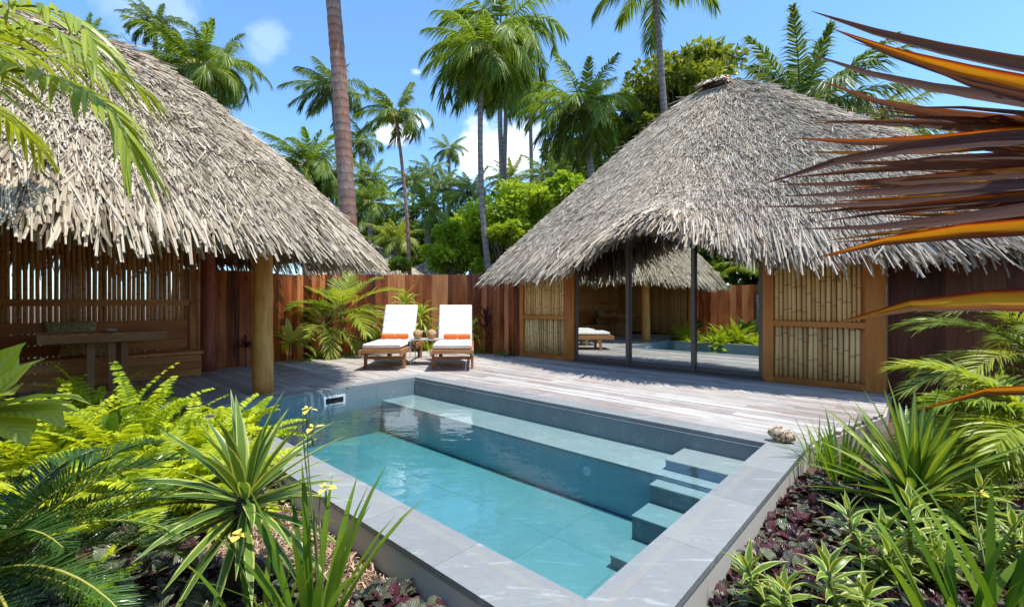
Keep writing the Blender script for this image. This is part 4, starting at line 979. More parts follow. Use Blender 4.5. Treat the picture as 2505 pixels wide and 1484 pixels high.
# iris clumps
def iris(label,o,K,Lf,Wd,seed,lean=.5,flowers=(),el1=.95,grp='clumps of iris blades'):
    r_=np.random.default_rng(seed);root=thing('iris_clump',label,'iris',o,grp)
    mb=MB();leaves(mb,o,K,Lf,Wd,1.5,el1,.45,r_,'strap',.12,spread=.05);mb.build('blades',M['iris'],root,smooth=True)
    for f in flowers:
        f=np.array(f);mb=MB();b=np.array(o);P=[b+(f-b)*q+np.array([.02*math.sin(q*5),0,0]) for q in np.linspace(0,1,9)];mb.tube(P,np.linspace(.0045,.002,9),6);s=mb.build('flower_stalk',M['stem'],root,smooth=True)
        mb=MB();mb.tube([f-[0,0,.07],f-[0,0,.045],f-[0,0,.01]],[.002,.0055,.003],6);mb.build('flower_bud',M['stem'],s,smooth=True)
        mb=MB();leaves(mb,f,3,.045,.026,.15,.15,.7,r_,'broad',.1,spread=.002);leaves(mb,f,3,.022,.014,.9,.9,.6,r_,'broad',.1,spread=.002);mb.build('petals',M['petal'],s)
    return root
o=np.array([*W(765,1560,1.66)[:2],ZS]);iris('iris clump with yellow flowers on tall stalks beside the pool coping',o,20,.60,.030,5,flowers=(W(752,1002,1.8),W(765,1046,1.74),W(797,1192,1.72)),el1=1.02)
o=np.array([*W(640,1530,1.6)[:2],ZS]);iris('small iris clump at the foot of the left yucca, low yellow flower',o,9,.42,.02,6,flowers=(W(582,1308,1.55),),el1=1.1)
o=G(2055,1200,ZS);iris('green iris clump behind the right yucca, against the pale deck',o,30,.50,.022,7,el1=1.15)
o=np.array([*G(2000,1175,ZS)[:2],ZS+.1]);iris('small thin iris tuft growing over the coping corner next to the shell',o,26,.36,.011,8,el1=.55)
for i,(x,y,Y) in enumerate(((2420,1640,1.55),(2520,1700,1.5),(2330,1700,1.6))):
    iris('large iris blades in the bottom right foreground, '+('middle clump','rightmost clump','leftmost clump')[i],[W(x,y,Y)[0],Y,ZS],9,.66 if i<2 else .5,.035,60+i,el1=1.05,flowers=((W(2395,1205,1.9),) if i==0 else ()))
# ferns
def fern(label,o,nf,Lf,seed,el=(1.35,.2),ll=.075,azr=None):
    r_=np.random.default_rng(seed);root=thing('fern',label,'fern',o,'lime green ferns')
    mb=MB();mr=MB()
    for k in range(nf):
        az=k*2.39996+r_.normal(0,.3)
        q=(k+.5)/nf
        e=el[0]+(el[1]-el[0])*q
        frond(mb,mr,np.array(o)+r_.normal(0,.03,3)*[1,1,.2],az,e+r_.normal(0,.12),Lf*r_.uniform(.7,1.12),1.2*r_.uniform(.6,1.2),40,ll,.021,r_,hang=.3,n=4,vee=.12,a0=88,a1=70,start=.06,rr=.003,curl=r_.normal(0,.2),rnd=np.clip(.55+r_.normal(0,.2),0,1),endk=.25)
    c=mb.build('fronds',M['fern'],root,smooth=False);mr.build('stalks',M['stem'],c,smooth=True);return root
fl=[(300,1330,3.0,'tallest upright fronds in the middle of the fern bank'),(120,1250,3.0,'left part of the fern bank beside the big leaves'),(480,1250,3.1,'right part of the fern bank beside the coping'),(590,1120,3.75,'far right fern spilling onto the pool coping'),(400,1090,4.1,'back fern whose tip stands against the deck'),(230,1060,4.0,'back fern in front of the table'),(90,1060,3.7,'back left fern in front of the bench'),(380,1420,2.55,'front fern above the cycad fronds'),(560,1290,2.9,'front right fern behind the left yucca'),(190,1400,2.5,'low front fern just above the cycad'),(500,1150,3.4,'fern between the coping and the bank'),(330,1180,3.3,'fern in the middle of the bank, below the table')]
for i,(x,y,Y,lb) in enumerate(fl):
    b=[W(x,y,Y)[0],Y,ZS];fern('lime green fern, '+lb,b,38,(.86,.78,.66,.52,.50,.76,.80,.6,.55,.5,.5,.74)[i],200+i,el=(1.5,.3))
fern('lime green fern clipped by the bottom left corner of the view',[W(-110,1500,1.1)[0],1.1,ZS],22,.60,230,ll=.05)
fern('small lime green sprig among purple leaves at the bottom left',[W(500,1560,1.62)[0],1.62,ZS],9,.16,231,ll=.03)
for i,(s_,t_) in enumerate(((3.2,3.6),(2.2,3.7),(1.2,3.6),(.6,3.2),(1.6,4.3))):
    if i<3: fern('lime green fern along the far coping, '+('nearest to the camera side','middle of the row','left of the row')[i],L(s_*.9-.9,t_+.1,ZS),28,.5,240+i)
# cycad
r_=np.random.default_rng(5);cy=np.array([*W(-60,1330,1.55)[:2],.13]);root=thing('cycad','dark green cycad with stiff arching comb like fronds at the left edge','cycad',(cy[0],cy[1],ZS))
mb=MB();mr=MB()
specs=[(.05,.62,.85),(-.25,.35,.9),(-.55,.25,.85),(.25,.75,.85),(.5,.55,.9),(-.1,.15,.75),(-.8,.45,.8),(.75,.85,.8),(1.2,.9,.8),(-1.2,.5,.8),(1.8,.8,.8),(2.6,.7,.8),(3.4,.7,.8),(-2.,.6,.8),(.12,1.0,.8),(-.4,.8,.75),(.35,.3,.8),(-.9,.1,.65)]
for az,el,Lf in specs:
    frond(mb,mr,cy,az,el+.05,Lf*.86,1.15,110,.125,.0055,r_,hang=.15,n=3,vee=.42,a0=72,a1=30,start=.1,rr=.008,rnd=r_.random())
c=mb.build('fronds',M['cycad'],root);mr.build('midribs',M['rachis'],c,smooth=True);mb=MB();mb.tube([cy*[1,1,0]+[0,0,ZS],cy],[.1,.08],12);mb.build('trunk',M['yucca_bark'],root)
# big broad leaves on the left edge
def bigleaf(label,o,K,Lf,Wd,seed,mat='broad',azs=None,els=None,droop=.9,name='big_leaf_plant',stem=None,group=None,el0=1.3,el1=.3):
    return plant(name,label,'foliage plant',o,mat,group,stem=stem,K=K,Lf=Lf,Wd=Wd,el0=el0,el1=el1,droop=droop,prof='broad',fold=.18,wave=.05,seed=seed,azs=azs,els=els,spread=.01)
b=W(-50,1010,1.75);bigleaf('tall plant with very large yellow green leaves at the left edge',b,11,.36,.135,11,azs=[-.15,.05,.2,-.5,.35,2,3,4,-.9,.0,-.3],els=[1.25,.95,.42,.5,.1,1,1,1,.9,.15,-.1],stem=(b[0]-.05,b[1],ZS),droop=.75)
b=W(265,1010,3.45);bigleaf('dark green agapanthus like plant with broad blades behind the ferns',b*[1,1,0]+[0,0,ZS],16,.62,.075,12,mat='broad_g',el0=1.45,el1=.6,droop=.5)
b=W(80,1010,3.6);bigleaf('dark green broad bladed plant at the left behind the ferns',b*[1,1,0]+[0,0,ZS],14,.55,.08,13,mat='broad_g',el0=1.4,el1=.5,droop=.5)
# behind-camera plants seen in the glass
for i,(s_,t_) in enumerate(((2.6,5.3),(1.2,5.6),(-.6,5.9))):
    bigleaf('broad leaved green plant against the fence seen in the glass door, '+('rightmost','middle','leftmost')[i],L(s_,t_,ZS+.25),18,.6,.2,70+i,mat='broad_g',el0=1.3,el1=.4,droop=.6,group='broad leaved plants along the rear fence')
# --- back bed plants
def areca(label,base,crown,nf,Lf,seed,ll=.34,lw=.028,leaf='areca',azs=None,els=None,name='feather_palm',hang=.25,stem_r=.025,droop=1.0,cat='small palm',n=4,nl=40,el=(1.35,-.1)):
    r_=np.random.default_rng(seed);root=thing(name,label,cat,base,'feathery garden palms');base=np.array(base,float);crown=np.array(crown,float)
    mb=MB();mb.tube([base,(base+crown)/2+r_.normal(0,.01,3),crown],[stem_r*1.3,stem_r,stem_r*.8],8);mb.build('trunk',M['stem'],root,smooth=True)
    mb=MB();mr=MB()
    for k in range(nf):
        az=k*2.39996+r_.normal(0,.2) if azs is None else azs[k];e=(el[0]+(el[1]-el[0])*(k+.5)/nf) if els is None else els[k]
        frond(mb,mr,crown,az,e,Lf*r_.uniform(.85,1.1),droop*r_.uniform(.8,1.2),nl,ll,lw,r_,hang=hang,n=n,vee=.3,a0=62,a1=25,start=.2,rr=.008,rnd=np.clip(.55+r_.normal(0,.22),0,1))
    c=mb.build('fronds',M[leaf],root);mr.build('stalks',M['stem'],c,smooth=True);return root
c=W(838,765,9.6);areca('taller feathery palm against the fence behind the left sun lounger',(c[0],9.6,ZS),c,14,1.25,1,azs=[0.15,.9,2.6,3.1,-.3,1.6,-1.2,2.1,.5,3.7,-2.2,-.8,3.3,.1],els=[.75,1.1,.95,.5,.2,1.3,.8,1.2,.35,.3,.5,.1,.9,-.1],ll=.42,lw=.024)
c=W(793,797,9.2);areca('shorter feathery palm with spreading fronds just right of the front post',(c[0],9.2,ZS),c,11,.95,2,azs=[3.1,2.8,-2.6,.1,-.4,1.2,-1.6,2.2,3.5,.6,-1.],els=[.65,.3,-.1,.4,-.1,1.1,.1,.9,.9,.7,-.2],ll=.34,lw=.02,leaf='areca2')
b=G(703,884,ZS);bigleaf('yellow green dumb cane at the foot of the fence beside the front post',W(711,838,8.3),15,.52,.17,21,name='dumb_cane',el0=1.4,el1=-.2,droop=.9,stem=(W(700,884,8.3)[0],8.3,ZS))
for i,(x,Y) in enumerate(((780,8.9),(812,8.95),(842,9.2),(868,9.5),(762,8.75),(890,9.75),(905,9.9),(925,10.2),(945,10.3))):
    p=W(x,880,Y);plant('lily_clump','strap leaved lily, '+('first','second','third','fourth','the one nearest the dumb cane','fifth','the one touching the left lounger','one hidden behind the lounger legs','last one behind the lounger')[i]+' along the deck edge bed','lily',(p[0],Y,ZS),'strap','strap leaved lilies',K=34,Lf=.46,Wd=.05,el0=1.4,el1=.35,droop=1.7,prof='strap',seed=300+i)
p=W(908,820,9.9);bigleaf('croton with mottled broad leaves behind the left lounger',p*[1,1,0]+[0,0,ZS+.18],12,.52,.17,22,mat='broad_g',el0=1.45,el1=.5,droop=.4,name='croton')
p=W(925,800,10.1);bigleaf('mottled yellow croton beside the back of the left lounger',p*[1,1,0]+[0,0,ZS+.4],9,.42,.15,24,mat='broad',el0=1.45,el1=.7,droop=.4,name='croton')
for i,(x,y,Y,K) in enumerate(((990,735,10.3,26),(1030,765,10.2,30),(1010,800,10.25,20),(1105,790,10.0,24),(1155,795,9.9,18))):
    p=W(x,y,Y);plant('dracaena','yellow striped dracaena with curling leaves, '+('tallest tuft above the left lounger','tuft between the two loungers','lower tuft behind the side table','tuft peeking left of the right lounger','tuft peeking right of the right lounger')[i],'dracaena',p,'dfl','yellow striped dracaenas',stem=(p[0],Y,ZS),stem_r=.012,K=K+6,Lf=.52,Wd=.06,el0=1.4,el1=-.5,droop=2.0,prof='lance',zspan=.25,seed=320+i)
for i,x in enumerate((1020,1048,1075)):
    p=W(x,850,10.4);plant('dracaena','low yellow green leafy dracaena under the side table, '+('left','middle','right')[i]+' one','dracaena',(p[0],10.4,ZS+.15),'dfl','yellow striped dracaenas',K=22,Lf=.42,Wd=.09,el0=1.4,el1=-.3,droop=1.5,prof='broad',seed=340+i)
p=W(1189,800,9.75);plant('cordyline','purple leaved cordyline against the fence right of the loungers','cordyline',p+[0,0,.2],'cordy',stem=(p[0],9.75,ZS),stem_r=.015,stem_mat='cordy',K=26,Lf=.42,Wd=.075,el0=1.45,el1=.1,droop=.8,prof='lance',zspan=.45,seed=350)
p=W(601,850,7.62);plant('cordyline','small pinkish red cordyline just left of the front post','cordyline',(p[0],7.62,p[2]),'cordy',stem=(p[0],7.62,ZS),stem_r=.01,stem_mat='cordy',K=12,Lf=.30,Wd=.045,el0=1.3,el1=.1,droop=.9,prof='lance',seed=351)
for i,(x,Y) in enumerate(((1232,9.25),(1170,9.7))):
    p=W(x,866,Y);plant('lily_clump',('small arching spider plant at the fence, left of the bamboo panel','spider plant behind the right lounger leg')[i],'lily',(p[0],Y,ZS+.1),'strap','strap leaved lilies',K=22,Lf=.38,Wd=.034,el0=1.3,el1=.5,droop=1.5,prof='strap',seed=360+i)
# --- right side plants
def song(label,base,stems,seed,K=27,Lf=.145,Wd=.028,hs=.3):
    r_=np.random.default_rng(seed);root=thing('variegated_shrub',label,'variegated shrub',base,'cream edged variegated shrubs');base=np.array(base,float)
    ms=MB();mb=MB()
    for (dx,dy,h) in stems:
        tip=base+[dx,dy,h];P=[base,base+[dx*.4,dy*.4,h*.35],base+[dx*.8,dy*.8,h*.7],tip];ms.tube(P,[.012,.010,.008,.006],6)
        P=np.array(P)
        for j,q in enumerate(np.linspace(.22,1.,K)):
            c=np.array([np.interp(q*3,[0,1,2,3],P[:,k]) for k in range(3)])
            leaves(mb,c,1,Lf*(1. if q<.93 else .8),Wd,0,0,1.0 if q<.9 else .5,r_,'lance',.3,azs=[j*2.4+r_.normal(0,.2)],els=[(.25+.5*q) if q<.9 else 1.2],spread=.004)
    ms.build('stems',M['stem'],root,smooth=True);mb.build('leaves',M['song'],root,smooth=True);return root
sp=[(2150,1365,1.95,'large leaning one left of centre in the right bed',[(-.10,.05,.34),(.04,.02,.26),(-.02,-.08,.22)]),
    (2235,1400,1.92,'tall upright one in front of the right yucca',[(-.02,0,.40),(.10,.03,.26),(.06,-.06,.2)]),
    (1905,1520,1.72,'lowest one near the coping at the bottom',[(-.10,.04,.22),(.02,0,.16)]),
    (2060,1540,1.7,'bottom one right of the lowest one',[(-.03,.03,.24),(.09,0,.15)]),
    (2400,1300,2.2,'one at the right, behind the iris blades',[(0,0,.36),(.12,.02,.28),(-.12,0,.26)]),
    (2480,1400,1.9,'rightmost one at the edge of the view',[(0,0,.32),(-.09,.05,.22),(.08,0,.26)]),
    (2350,1180,2.85,'back one under the right yucca leaves',[(0,0,.3),(.12,0,.25)])]
for i,(x,y,Y,lb,stm) in enumerate(sp):
    song('cream edged variegated shrub, '+lb,(W(x,y,Y)[0],Y,ZS),stm,400+i)
c=np.array([2.55*1.55,2.75*1.25,-.05]);c=W(2620,1000,3.35)
areca('large feathery palm at the right edge, arching yellow green fronds',(c[0],c[1],ZS),(c[0],c[1],.45),13,1.05,9,azs=[3.1,2.9,3.35,2.6,3.7,3.0,.4,2.3,-.6,1.2,4.2,3.2,2.7,3.3],els=[1.2,.95,.7,1.3,.9,.4,.35,1.0,.6,.9,.6,.05,.7],ll=.30,lw=.012,leaf='areca2',nl=60,hang=.35,n=5,droop=1.35,stem_r=.05)
c=W(2560,1010,2.6)
areca('lower feathery palm at the right edge beside the shrub',(c[0],c[1],ZS),(c[0],c[1],.30),9,.75,19,azs=[3.1,2.9,3.35,2.6,3.6,3.0,1.25,2.3,4.2],els=[.75,.35,.1,1.0,.5,-.1,.9,1.0,.6],ll=.30,lw=.018,nl=54,hang=.35,n=5,droop=1.2,stem_r=.03,leaf='areca')
wtree('shrub','small leaved dark green bush at the foot of the dark fence on the right',2350,1010,3.9,70,70,5500,.055,'tree_l',21,cat='shrub',clumps=30,trunk=.02)
wtree('shrub','small leaved green bush behind the right yucca',2440,1090,3.3,60,60,4000,.05,'tree_l',22,cat='shrub',clumps=26,trunk=.02)
for i,(s_,t_,rz_) in enumerate(((-2.,9.5,2.),(1.2,10.2,2.3),(4.2,9.6,2.2),(7.,9.2,2.),(10.5,6.,2.2),(-5.5,8.5,2.2))):
    p=L(s_,t_);tree('broadleaf_tree','dense dark green tree beyond the rear fence, reflected in the glass, '+('behind the gazebo','right of the gazebo','centre','right','far right','far left')[i],(p[0],p[1],2.6),(rz_,rz_,1.9),(p[0],p[1],GZ),2600,.42,'tree_d',500+i,group='trees behind the rear fence')
# --- near palm at the left (fronds hang into view), real trunk outside the frame
root=thing('feather_palm','yellow green palm with grey ringed trunk whose hanging fronds enter at the top left','palm tree',(-3.15,1.95,ZS),'feathery garden palms')
mb=MB();mb.tube([(-3.15,1.95,ZS),(-3.14,1.95,.6),(-3.12,1.96,1.35)],[.085,.07,.062],14);mb.build('trunk',M['bark_grey'],root,smooth=True)
mb=MB();mb.tube([(-3.12,1.96,1.34),(-3.10,1.96,1.6),(-3.06,1.95,1.85)],[.068,.055,.03],12);mb.build('crownshaft',M['stem'],root,smooth=True)
r_=np.random.default_rng(77);mb=MB();mr=MB();o=np.array([-3.08,1.95,1.80])
def path_frond(mb,mr,pts,nl,ll,lw,r_,rnd=.6,hang=.9,up0=(0,0,1.)):
    P=np.array(pts,float);m=24;t0=np.linspace(0,1,len(P));t=np.linspace(0,1,m)
    for _ in range(3):
        P=np.concatenate([P[:1]]+[np.stack([.75*a+.25*b,.25*a+.75*b]) for a,b in zip(P[:-1],P[1:])]+[P[-1:]])
    cum=np.concatenate([[0],np.cumsum(np.linalg.norm(np.diff(P,axis=0),axis=1))]);cum/=cum[-1]
    Q=np.stack([np.interp(t,cum,P[:,k]) for k in range(3)],1);d=norm(np.gradient(Q,axis=0));mr.tube(Q,np.linspace(.011,.003,m),6)
    tl=np.clip(np.linspace(.12,1,nl)+r_.normal(0,.004,nl),0,1);pi=np.stack([np.interp(tl,t,Q[:,k]) for k in range(3)],1);di=norm(np.stack([np.interp(tl,t,d[:,k]) for k in range(3)],1))
    sd=norm(np.cross(di,up0));up=np.cross(sd,di);n=6;x=np.linspace(0,1,n);pr=np.array([.6,.95,1,.9,.6,.05])
    for s in(-1,1):
        a=np.radians(65-35*tl)+r_.normal(0,.1,nl);ld=norm(di*np.cos(a)[:,None]+s*sd*np.sin(a)[:,None]+up*(.3+r_.normal(0,.12,nl))[:,None])
        Lr=ll*np.clip(np.sin(PI*(.15+.75*tl))**.5,.4,1)*r_.uniform(.85,1.1,nl)
        R_=pi[:,None]+ld[:,None]*(x[None,:,None]*Lr[:,None,None]);R_[...,2]-=hang*(x[None]**1.8)*Lr[:,None]*r_.uniform(.7,1.2,(nl,1))
        S=norm(np.cross(ld,up)+up*r_.normal(0,.35,nl)[:,None])
        mb.strips(R_,S[:,None]*pr[None,:,None]*lw/2,-up[:,None]*pr[None,:,None]*lw*.12,np.clip(rnd+r_.normal(0,.2,nl),0,1))
path_frond(mb,mr,[o,(-2.5,1.9,2.02),W(0,165,1.72),W(130,185,1.66),W(240,235,1.62),W(305,300,1.6),W(315,385,1.6)],70,.25,.021,r_,hang=.75)
path_frond(mb,mr,[o,(-2.6,1.8,2.25),W(-40,20,1.62),W(90,10,1.56),W(190,40,1.54),W(235,110,1.52)],60,.24,.021,r_,rnd=.7,hang=.75)
path_frond(mb,mr,[o,(-2.7,2.1,2.15),W(-60,100,1.9),W(60,60,1.85),W(160,80,1.8),W(230,160,1.8)],54,.24,.02,r_,rnd=.5,hang=.75)
for az,e in ((1.8,.9),(2.8,.8),(3.8,.9),(.9,1.1)):
    frond(mb,mr,o,az,e,1.5,1.5,46,.32,.022,r_,hang=.8,n=5,vee=.2,rr=.012,rnd=.6)
c=mb.build('fronds',M['areca'],root);mr.build('stalks',M['stem'],c,smooth=True)
# --- withered big palm leaf reaching in from the right
def mat_dry():
    m,t,o,v,x,y,r=newmat('withered_brown_orange_leaf')
    n=noise(t,grainvec(t,x,y,r,1.5,5),2.,4);n2=noise(t,grainvec(t,x,y,r,9,1.2),2.,5,.75)
    br=ramp(t,n2,[(.25,(.035,.010,.007)),(.5,(.16,.075,.055)),(.8,(.46,.33,.27))])
    yo=ramp(t,mth(t,'ABSOLUTE',x),[(.0,(.85,.52,.03)),(.6,(.80,.38,.015)),(.85,(.34,.04,.006)),(1.,(.10,.012,.004))])
    # browned from the tip and along one half; how far differs leaf to leaf
    f=mth(t,'ADD',mth(t,'MULTIPLY',n,.5),mth(t,'ADD',mth(t,'MULTIPLY',r,1.15),mth(t,'MULTIPLY',mth(t,'SUBTRACT',y,.5),.9)))
    f=mth(t,'ADD',f,mth(t,'MULTIPLY',x,-.34));f=mth(t,'ADD',f,mth(t,'MULTIPLY',mth(t,'SUBTRACT',n2,.5),.35))
    k=ramp(t,f,[(.72,g3(0)),(.86,g3(1))])
    rust=ramp(t,f,[(.60,g3(0)),(.73,g3(.9)),(.87,g3(0))])
    col=mix(t,k,yo,br);col=mix(t,rust,col,(.22,.03,.005))
    b=N(t,'ShaderNodeBsdfPrincipled',{'Base Color':col,'Roughness':.6,'Specular IOR Level':.25,'Normal':bump(t,n2,.8,.004)});tr=N(t,'ShaderNodeBsdfTranslucent',{'Color':mix(t,1.,col,(1.5,1.0,.5),'MULTIPLY')})
    ms=N(t,'ShaderNodeMixShader',{0:.48,1:b.outputs[0],2:tr.outputs[0]});t.links.new(ms.outputs[0],o.inputs[0]);return m
M['dry']=mat_dry()
hub=np.array([2.75,1.25,1.35]);root=thing('fan_palm','palm with long withered orange and dark brown blades stretching across the right side','fan palm',(2.75,1.25,ZS))
mb=MB();mb.tube([(2.75,1.25,ZS),(2.76,1.25,.6),(2.75,1.25,1.35)],[.09,.075,.07],12);mb.build('trunk',M['yucca_bark'],root,smooth=True)
# tip (x,y), crossing of the frame edge (y), width px, depth at tip, depth at edge, sag, tone
BL=[(1985,28,165,44,1.12,1.08,14,.75),(2040,72,215,52,1.10,1.05,16,.12),(1970,128,250,40,1.14,1.10,22,.62),(2070,97,232,26,1.2,1.14,6,.9),(2080,168,262,24,1.22,1.15,10,.95),
(2230,150,245,26,1.0,1.02,10,.85),(2060,270,290,22,1.15,1.12,12,.9),(2100,258,330,20,1.2,1.15,-8,1.),(2120,300,345,26,1.18,1.14,-6,.85),(2000,195,300,30,1.16,1.12,26,.75),
(1940,338,322,36,1.10,1.06,14,.28),(1960,372,352,30,1.2,1.12,10,.05),(1870,450,338,42,1.05,1.04,-26,.95),(1900,452,420,34,1.12,1.1,8,.35),(1905,480,452,36,1.08,1.05,4,.75),
(1850,506,470,30,1.15,1.1,10,.88),(1985,545,500,26,1.18,1.1,-8,.95),(1930,435,395,30,1.18,1.1,-6,.8),(2010,590,548,24,1.2,1.15,-6,.1),(1960,560,512,36,1.05,1.03,12,.9),
(1990,632,552,50,1.02,1.0,-16,.02),(2050,788,735,66,1.0,.98,-18,.0),(2240,1003,948,46,1.0,.98,-14,.0),(2130,338,375,28,1.15,1.1,-5,.4),(2150,400,382,28,1.1,1.08,-6,.45),(2060,520,478,30,1.1,1.05,0,.3)]
rb=np.random.default_rng(12)
for q in range(24):
    yt=rb.uniform(250,600);BL.append((rb.uniform(1900,2230),yt,yt*.82+rb.uniform(60,110),rb.uniform(16,30),rb.uniform(1.12,1.3),rb.uniform(1.1,1.2),rb.uniform(-10,14),rb.uniform(.05,.95)))
for (xt,yt,ye,wp,Yt,Ye,sag,tone) in BL:
    a=W(xt,yt,Yt);e=W(2520,ye,Ye);sl=(e-a)/np.linalg.norm(e-a)
    hb=hub+np.array([0,rb.normal(0,.02),(e[2]-hub[2])*.25+rb.normal(0,.02)])
    n=14;q=np.linspace(0,1,n);
    # cubic from hub to tip through the frame-edge point
    m1=(hb+e)/2+np.array([0,0,.06]);P=[]
    ctrl=np.array([hb,m1,e,(e+a)/2+np.array([0,0,-sag/F*1.1]),a]);cum=np.concatenate([[0],np.cumsum(np.linalg.norm(np.diff(ctrl,axis=0),axis=1))]);cum/=cum[-1]
    co=np.array([[c**k for k in range(5)] for c in cum]);sol=np.linalg.solve(co,ctrl);P=np.array([[x**k for k in range(5)] for x in q])@sol
    d=norm(np.gradient(P,axis=0));tw=rb.uniform(-.35,.35)+rb.uniform(-.5,.5)*q
    up=norm(np.array([0,0,1.])-d*(d[:,2:3]));sdv=np.cross(d,up)
    S=up*np.cos(tw*.9)[:,None]+sdv*np.sin(tw*.9)[:,None];wd=wp/F*1.12/2
    pr=np.interp(q,[0,.15,.45,.7,.88,1],[.25,.6,1.,.95,.62,.03])*(1+.05*np.sin(q*23+rb.uniform(0,6)))
    mb=MB();mb.strips(P[None],(S*pr[:,None]*wd)[None],(np.cross(S,d)*pr[:,None]*wd*.35)[None],[tone]);mb.build('blade',M['dry'],root,smooth=True)
# --- purple ground cover + mulch chips
def scatter_cover(name,label,regions,K,size,mat,seed,h=.08,cat='ground cover',thin=1.):
    r_=np.random.default_rng(seed);mb=MB();ar=np.array([a*b for (_,_,a,b,*_) in regions]);
    for (cx,cy_,rx,ry,rot),kk in zip(regions,(K*ar/ar.sum()).astype(int)):
        a=r_.uniform(0,2*PI,kk);q=np.sqrt(r_.random(kk));x=rx*q*np.cos(a);y=ry*q*np.sin(a);px=cx+x*math.cos(rot)-y*math.sin(rot);py=cy_+x*math.sin(rot)+y*math.cos(rot)
        d=np.stack([px,py],1)-A0;s_=d@U;t_=d@V_
        ok=((s_>SL+.27)|(t_>TL+.27)|(s_<-.27))&(~((s_<5.3)&(t_<-.1)));px,py,q=px[ok],py[ok],q[ok];k=len(px)
        if k==0: continue
        hh=h*(.7+.5*np.sin(px*9)*np.cos(py*8))*(1.15-q**3)
        z=ZS+.005+hh*np.sqrt(r_.random(k))
        az=r_.uniform(0,2*PI,k);el=r_.normal(.25,.4,k);dv=np.stack([np.cos(el)*np.cos(az),np.cos(el)*np.sin(az),np.sin(el)],1)
        S=np.stack([-np.sin(az),np.cos(az),r_.normal(0,.3,k)],1);S=norm(S-dv*(S*dv).sum(1)[:,None]);up=np.cross(dv,S);up*=np.sign(up[:,2:3])
        Ls=size*r_.uniform(.5,1.25,k);n=4;xx=np.linspace(0,1,n);pr=np.array([.14,.36,.30,.02])*thin
        P=np.stack([px,py,z],1)[:,None]+dv[:,None]*(xx[None,:,None]*Ls[:,None,None])+up[:,None]*((np.sin(xx*PI)*.12)[None,:,None]*Ls[:,None,None])
        mb.strips(P,S[:,None]*pr[None,:,None]*Ls[:,None,None],up[:,None]*(pr*.25)[None,:,None]*Ls[:,None,None],r_.random(k))
    o=mb.build(name,M[mat],loc=(regions[0][0],regions[0][1],ZS),smooth=True);tag(o,label,cat,kind='stuff');return o
RR=[(1.38,2.02,.95,.36,.83),(2.0,2.72,.6,.33,.83),(2.15,1.75,.95,.75,-.7),(2.9,2.3,1.1,.8,-.5),(1.45,1.5,.75,.55,.7),(3.9,2.5,.9,.7,0),(2.35,2.75,.42,.45,.8)]
scatter_cover('ground_cover','grey green veined low ground cover leaves filling the right garden bed',RR,24000,.068,'cover',1)
scatter_cover('ground_cover','maroon purple low ground cover leaves mixed through the right garden bed',RR,24000,.066,'cover_p',2)
RL=[(-1.55,1.80,.75,.32,.05),(-.95,1.55,.5,.2,0),(-1.62,2.95,.28,.42,-.8),(-.52,1.83,.10,.14,-.7),(-.33,1.66,.16,.14,-.7),(-2.5,2.3,.9,.6,0),(-2.9,3.6,.7,.9,.3)]
scatter_cover('ground_cover','grey green and pinkish low ground cover leaves in the left foreground bed',RL,12000,.072,'cover',3,h=.10)
scatter_cover('ground_cover','dark maroon low ground cover leaves in the left foreground bed',RL,8000,.066,'cover_p',4,h=.09)
RM=[(-.85,2.05,.5,.75,-.75),(2.0,2.9,.35,.5,.8),(1.72,1.62,.3,.2,-.6),(2.6,1.9,.3,.25,-.6),(-2.,2.4,1.2,1.,0)]
scatter_cover('wood_chips','pale shredded bark mulch over the garden beds',RM,26000,.04,'chip',6,h=.014,cat='mulch',thin=.24)
# ================================================================ LIGHT, SKY, CAMERA
sund=norm(np.array([.10,.10,1.0]));sund=norm(np.array([.30,-.13,1.0]))
el=math.asin(sund[2]);azs=math.atan2(sund[0],sund[1])
ld=D.lights.new('sun','SUN');ld.energy=2.75;ld.angle=math.radians(.53);ld.color=(1,.96,.89);lo=D.objects.new('sun',ld);C.objects.link(lo)
lo.rotation_euler=Vector(sund.tolist()).to_track_quat('Z','Y').to_euler()
w=D.worlds.new('World');scene.world=w;w.use_nodes=True;t=w.node_tree;t.nodes.clear();o=N(t,'ShaderNodeOutputWorld')
sky=N(t,'ShaderNodeTexSky',sky_type='NISHITA',sun_disc=False,sun_elevation=el,sun_rotation=azs,altitude=0.,air_density=1.0,dust_density=.6,ozone_density=1.2)
tc=N(t,'ShaderNodeTexCoord').outputs['Generated']
nz=noise(t,tc,5.,8,.62,.4);nzf=noise(t,tc,16.,6,.65)
mask=None
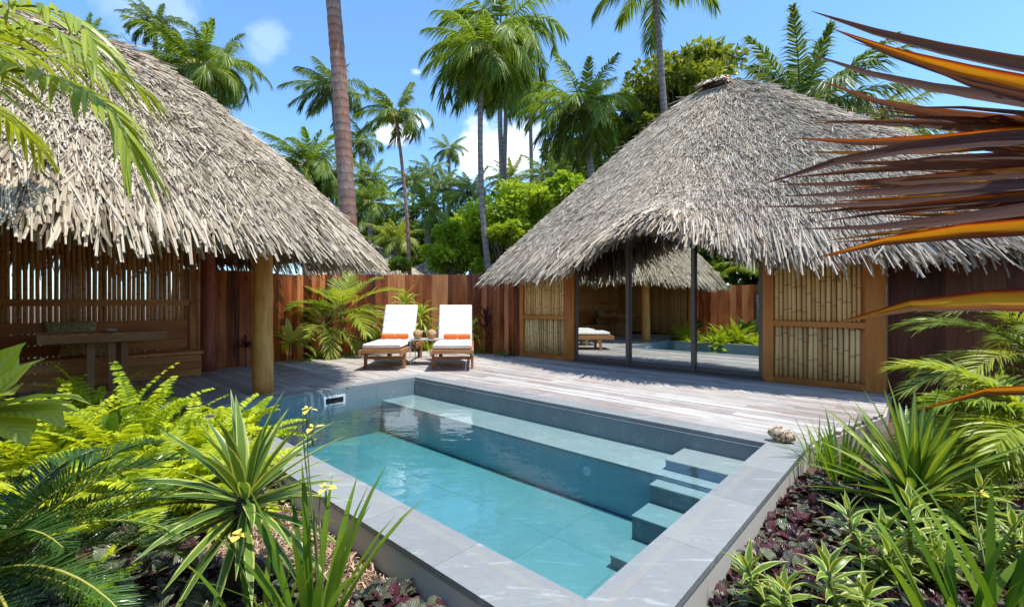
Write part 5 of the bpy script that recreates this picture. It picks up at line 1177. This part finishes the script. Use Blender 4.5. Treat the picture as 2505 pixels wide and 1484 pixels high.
for (x,y,rx,asp,st_) in ((985,322,.075,2.1,1.),(1030,300,.03,1.2,.8),(1225,385,.12,1.5,.75),(1180,350,.05,1.3,.5),(655,98,.035,1.1,.13),(390,22,.08,1.6,.13),(1020,175,.02,2.,.3),(640,130,.03,.8,.1)):
    c=norm(np.array([(x-1252.5)/F,1,(742-y)/F]))
    dv=N(t,'ShaderNodeVectorMath',{0:tc,1:tuple(c)},operation='SUBTRACT').outputs[0]
    dv=N(t,'ShaderNodeVectorMath',{0:dv,1:(1.,1.,asp)},operation='MULTIPLY').outputs[0]
    ln=N(t,'ShaderNodeVectorMath',{0:dv},operation='LENGTH').outputs['Value']
    q=mth(t,'SUBTRACT',1.,mth(t,'DIVIDE',ln,rx));q=mth(t,'ADD',q,mth(t,'MULTIPLY',mth(t,'SUBTRACT',nz,.5),2.6));q=mth(t,'ADD',q,mth(t,'MULTIPLY',mth(t,'SUBTRACT',nzf,.5),1.1))
    n_=N(t,'ShaderNodeMapRange',{'Value':q,'From Min':.0,'From Max':.75,'To Min':0.,'To Max':st_},interpolation_type='SMOOTHSTEP').outputs[0]
    mask=n_ if mask is None else mth(t,'MAXIMUM',mask,n_)
gen=ramp(t,noise(t,N(t,'ShaderNodeMapping',{'Vector':tc,'Location':(3,1,2),'Scale':(1,1,2.2)}).outputs[0],2.2,8,.6),[(.58,g3(0)),(.75,g3(.6))])
sp=N(t,'ShaderNodeSeparateXYZ',{0:tc});bk=ramp(t,mth(t,'MULTIPLY',sp.outputs[1],-1.),[(0.,g3(0)),(.2,g3(1))])
mask=mth(t,'MAXIMUM',mask,mix(t,1.,gen,bk,'MULTIPLY'))
skc=mix(t,1.,sky.outputs[0],(.63,.87,1.06),'MULTIPLY');col=mix(t,mask,skc,(7.6,7.9,8.2))
b=N(t,'ShaderNodeBackground',{'Color':col,'Strength':.15});t.links.new(b.outputs[0],o.inputs[0])
cd=D.cameras.new('camera');cd.sensor_width=36;cd.lens=F/2505*36;cd.clip_start=.02;cd.clip_end=1000;co=D.objects.new('camera',cd);C.objects.link(co);co.location=(0,0,H);co.rotation_euler=(PI/2,0,0);scene.camera=co
cd.dof.use_dof=False
scene.render.engine='CYCLES'
cy=scene.cycles;cy.max_bounces=10;cy.diffuse_bounces=4;cy.glossy_bounces=5;cy.transparent_max_bounces=24;cy.transmission_bounces=6;cy.caustics_reflective=False;cy.caustics_refractive=False
scene.view_settings.view_transform='Standard';scene.view_settings.look='None';scene.view_settings.exposure=1.0;scene.view_settings.gamma=1
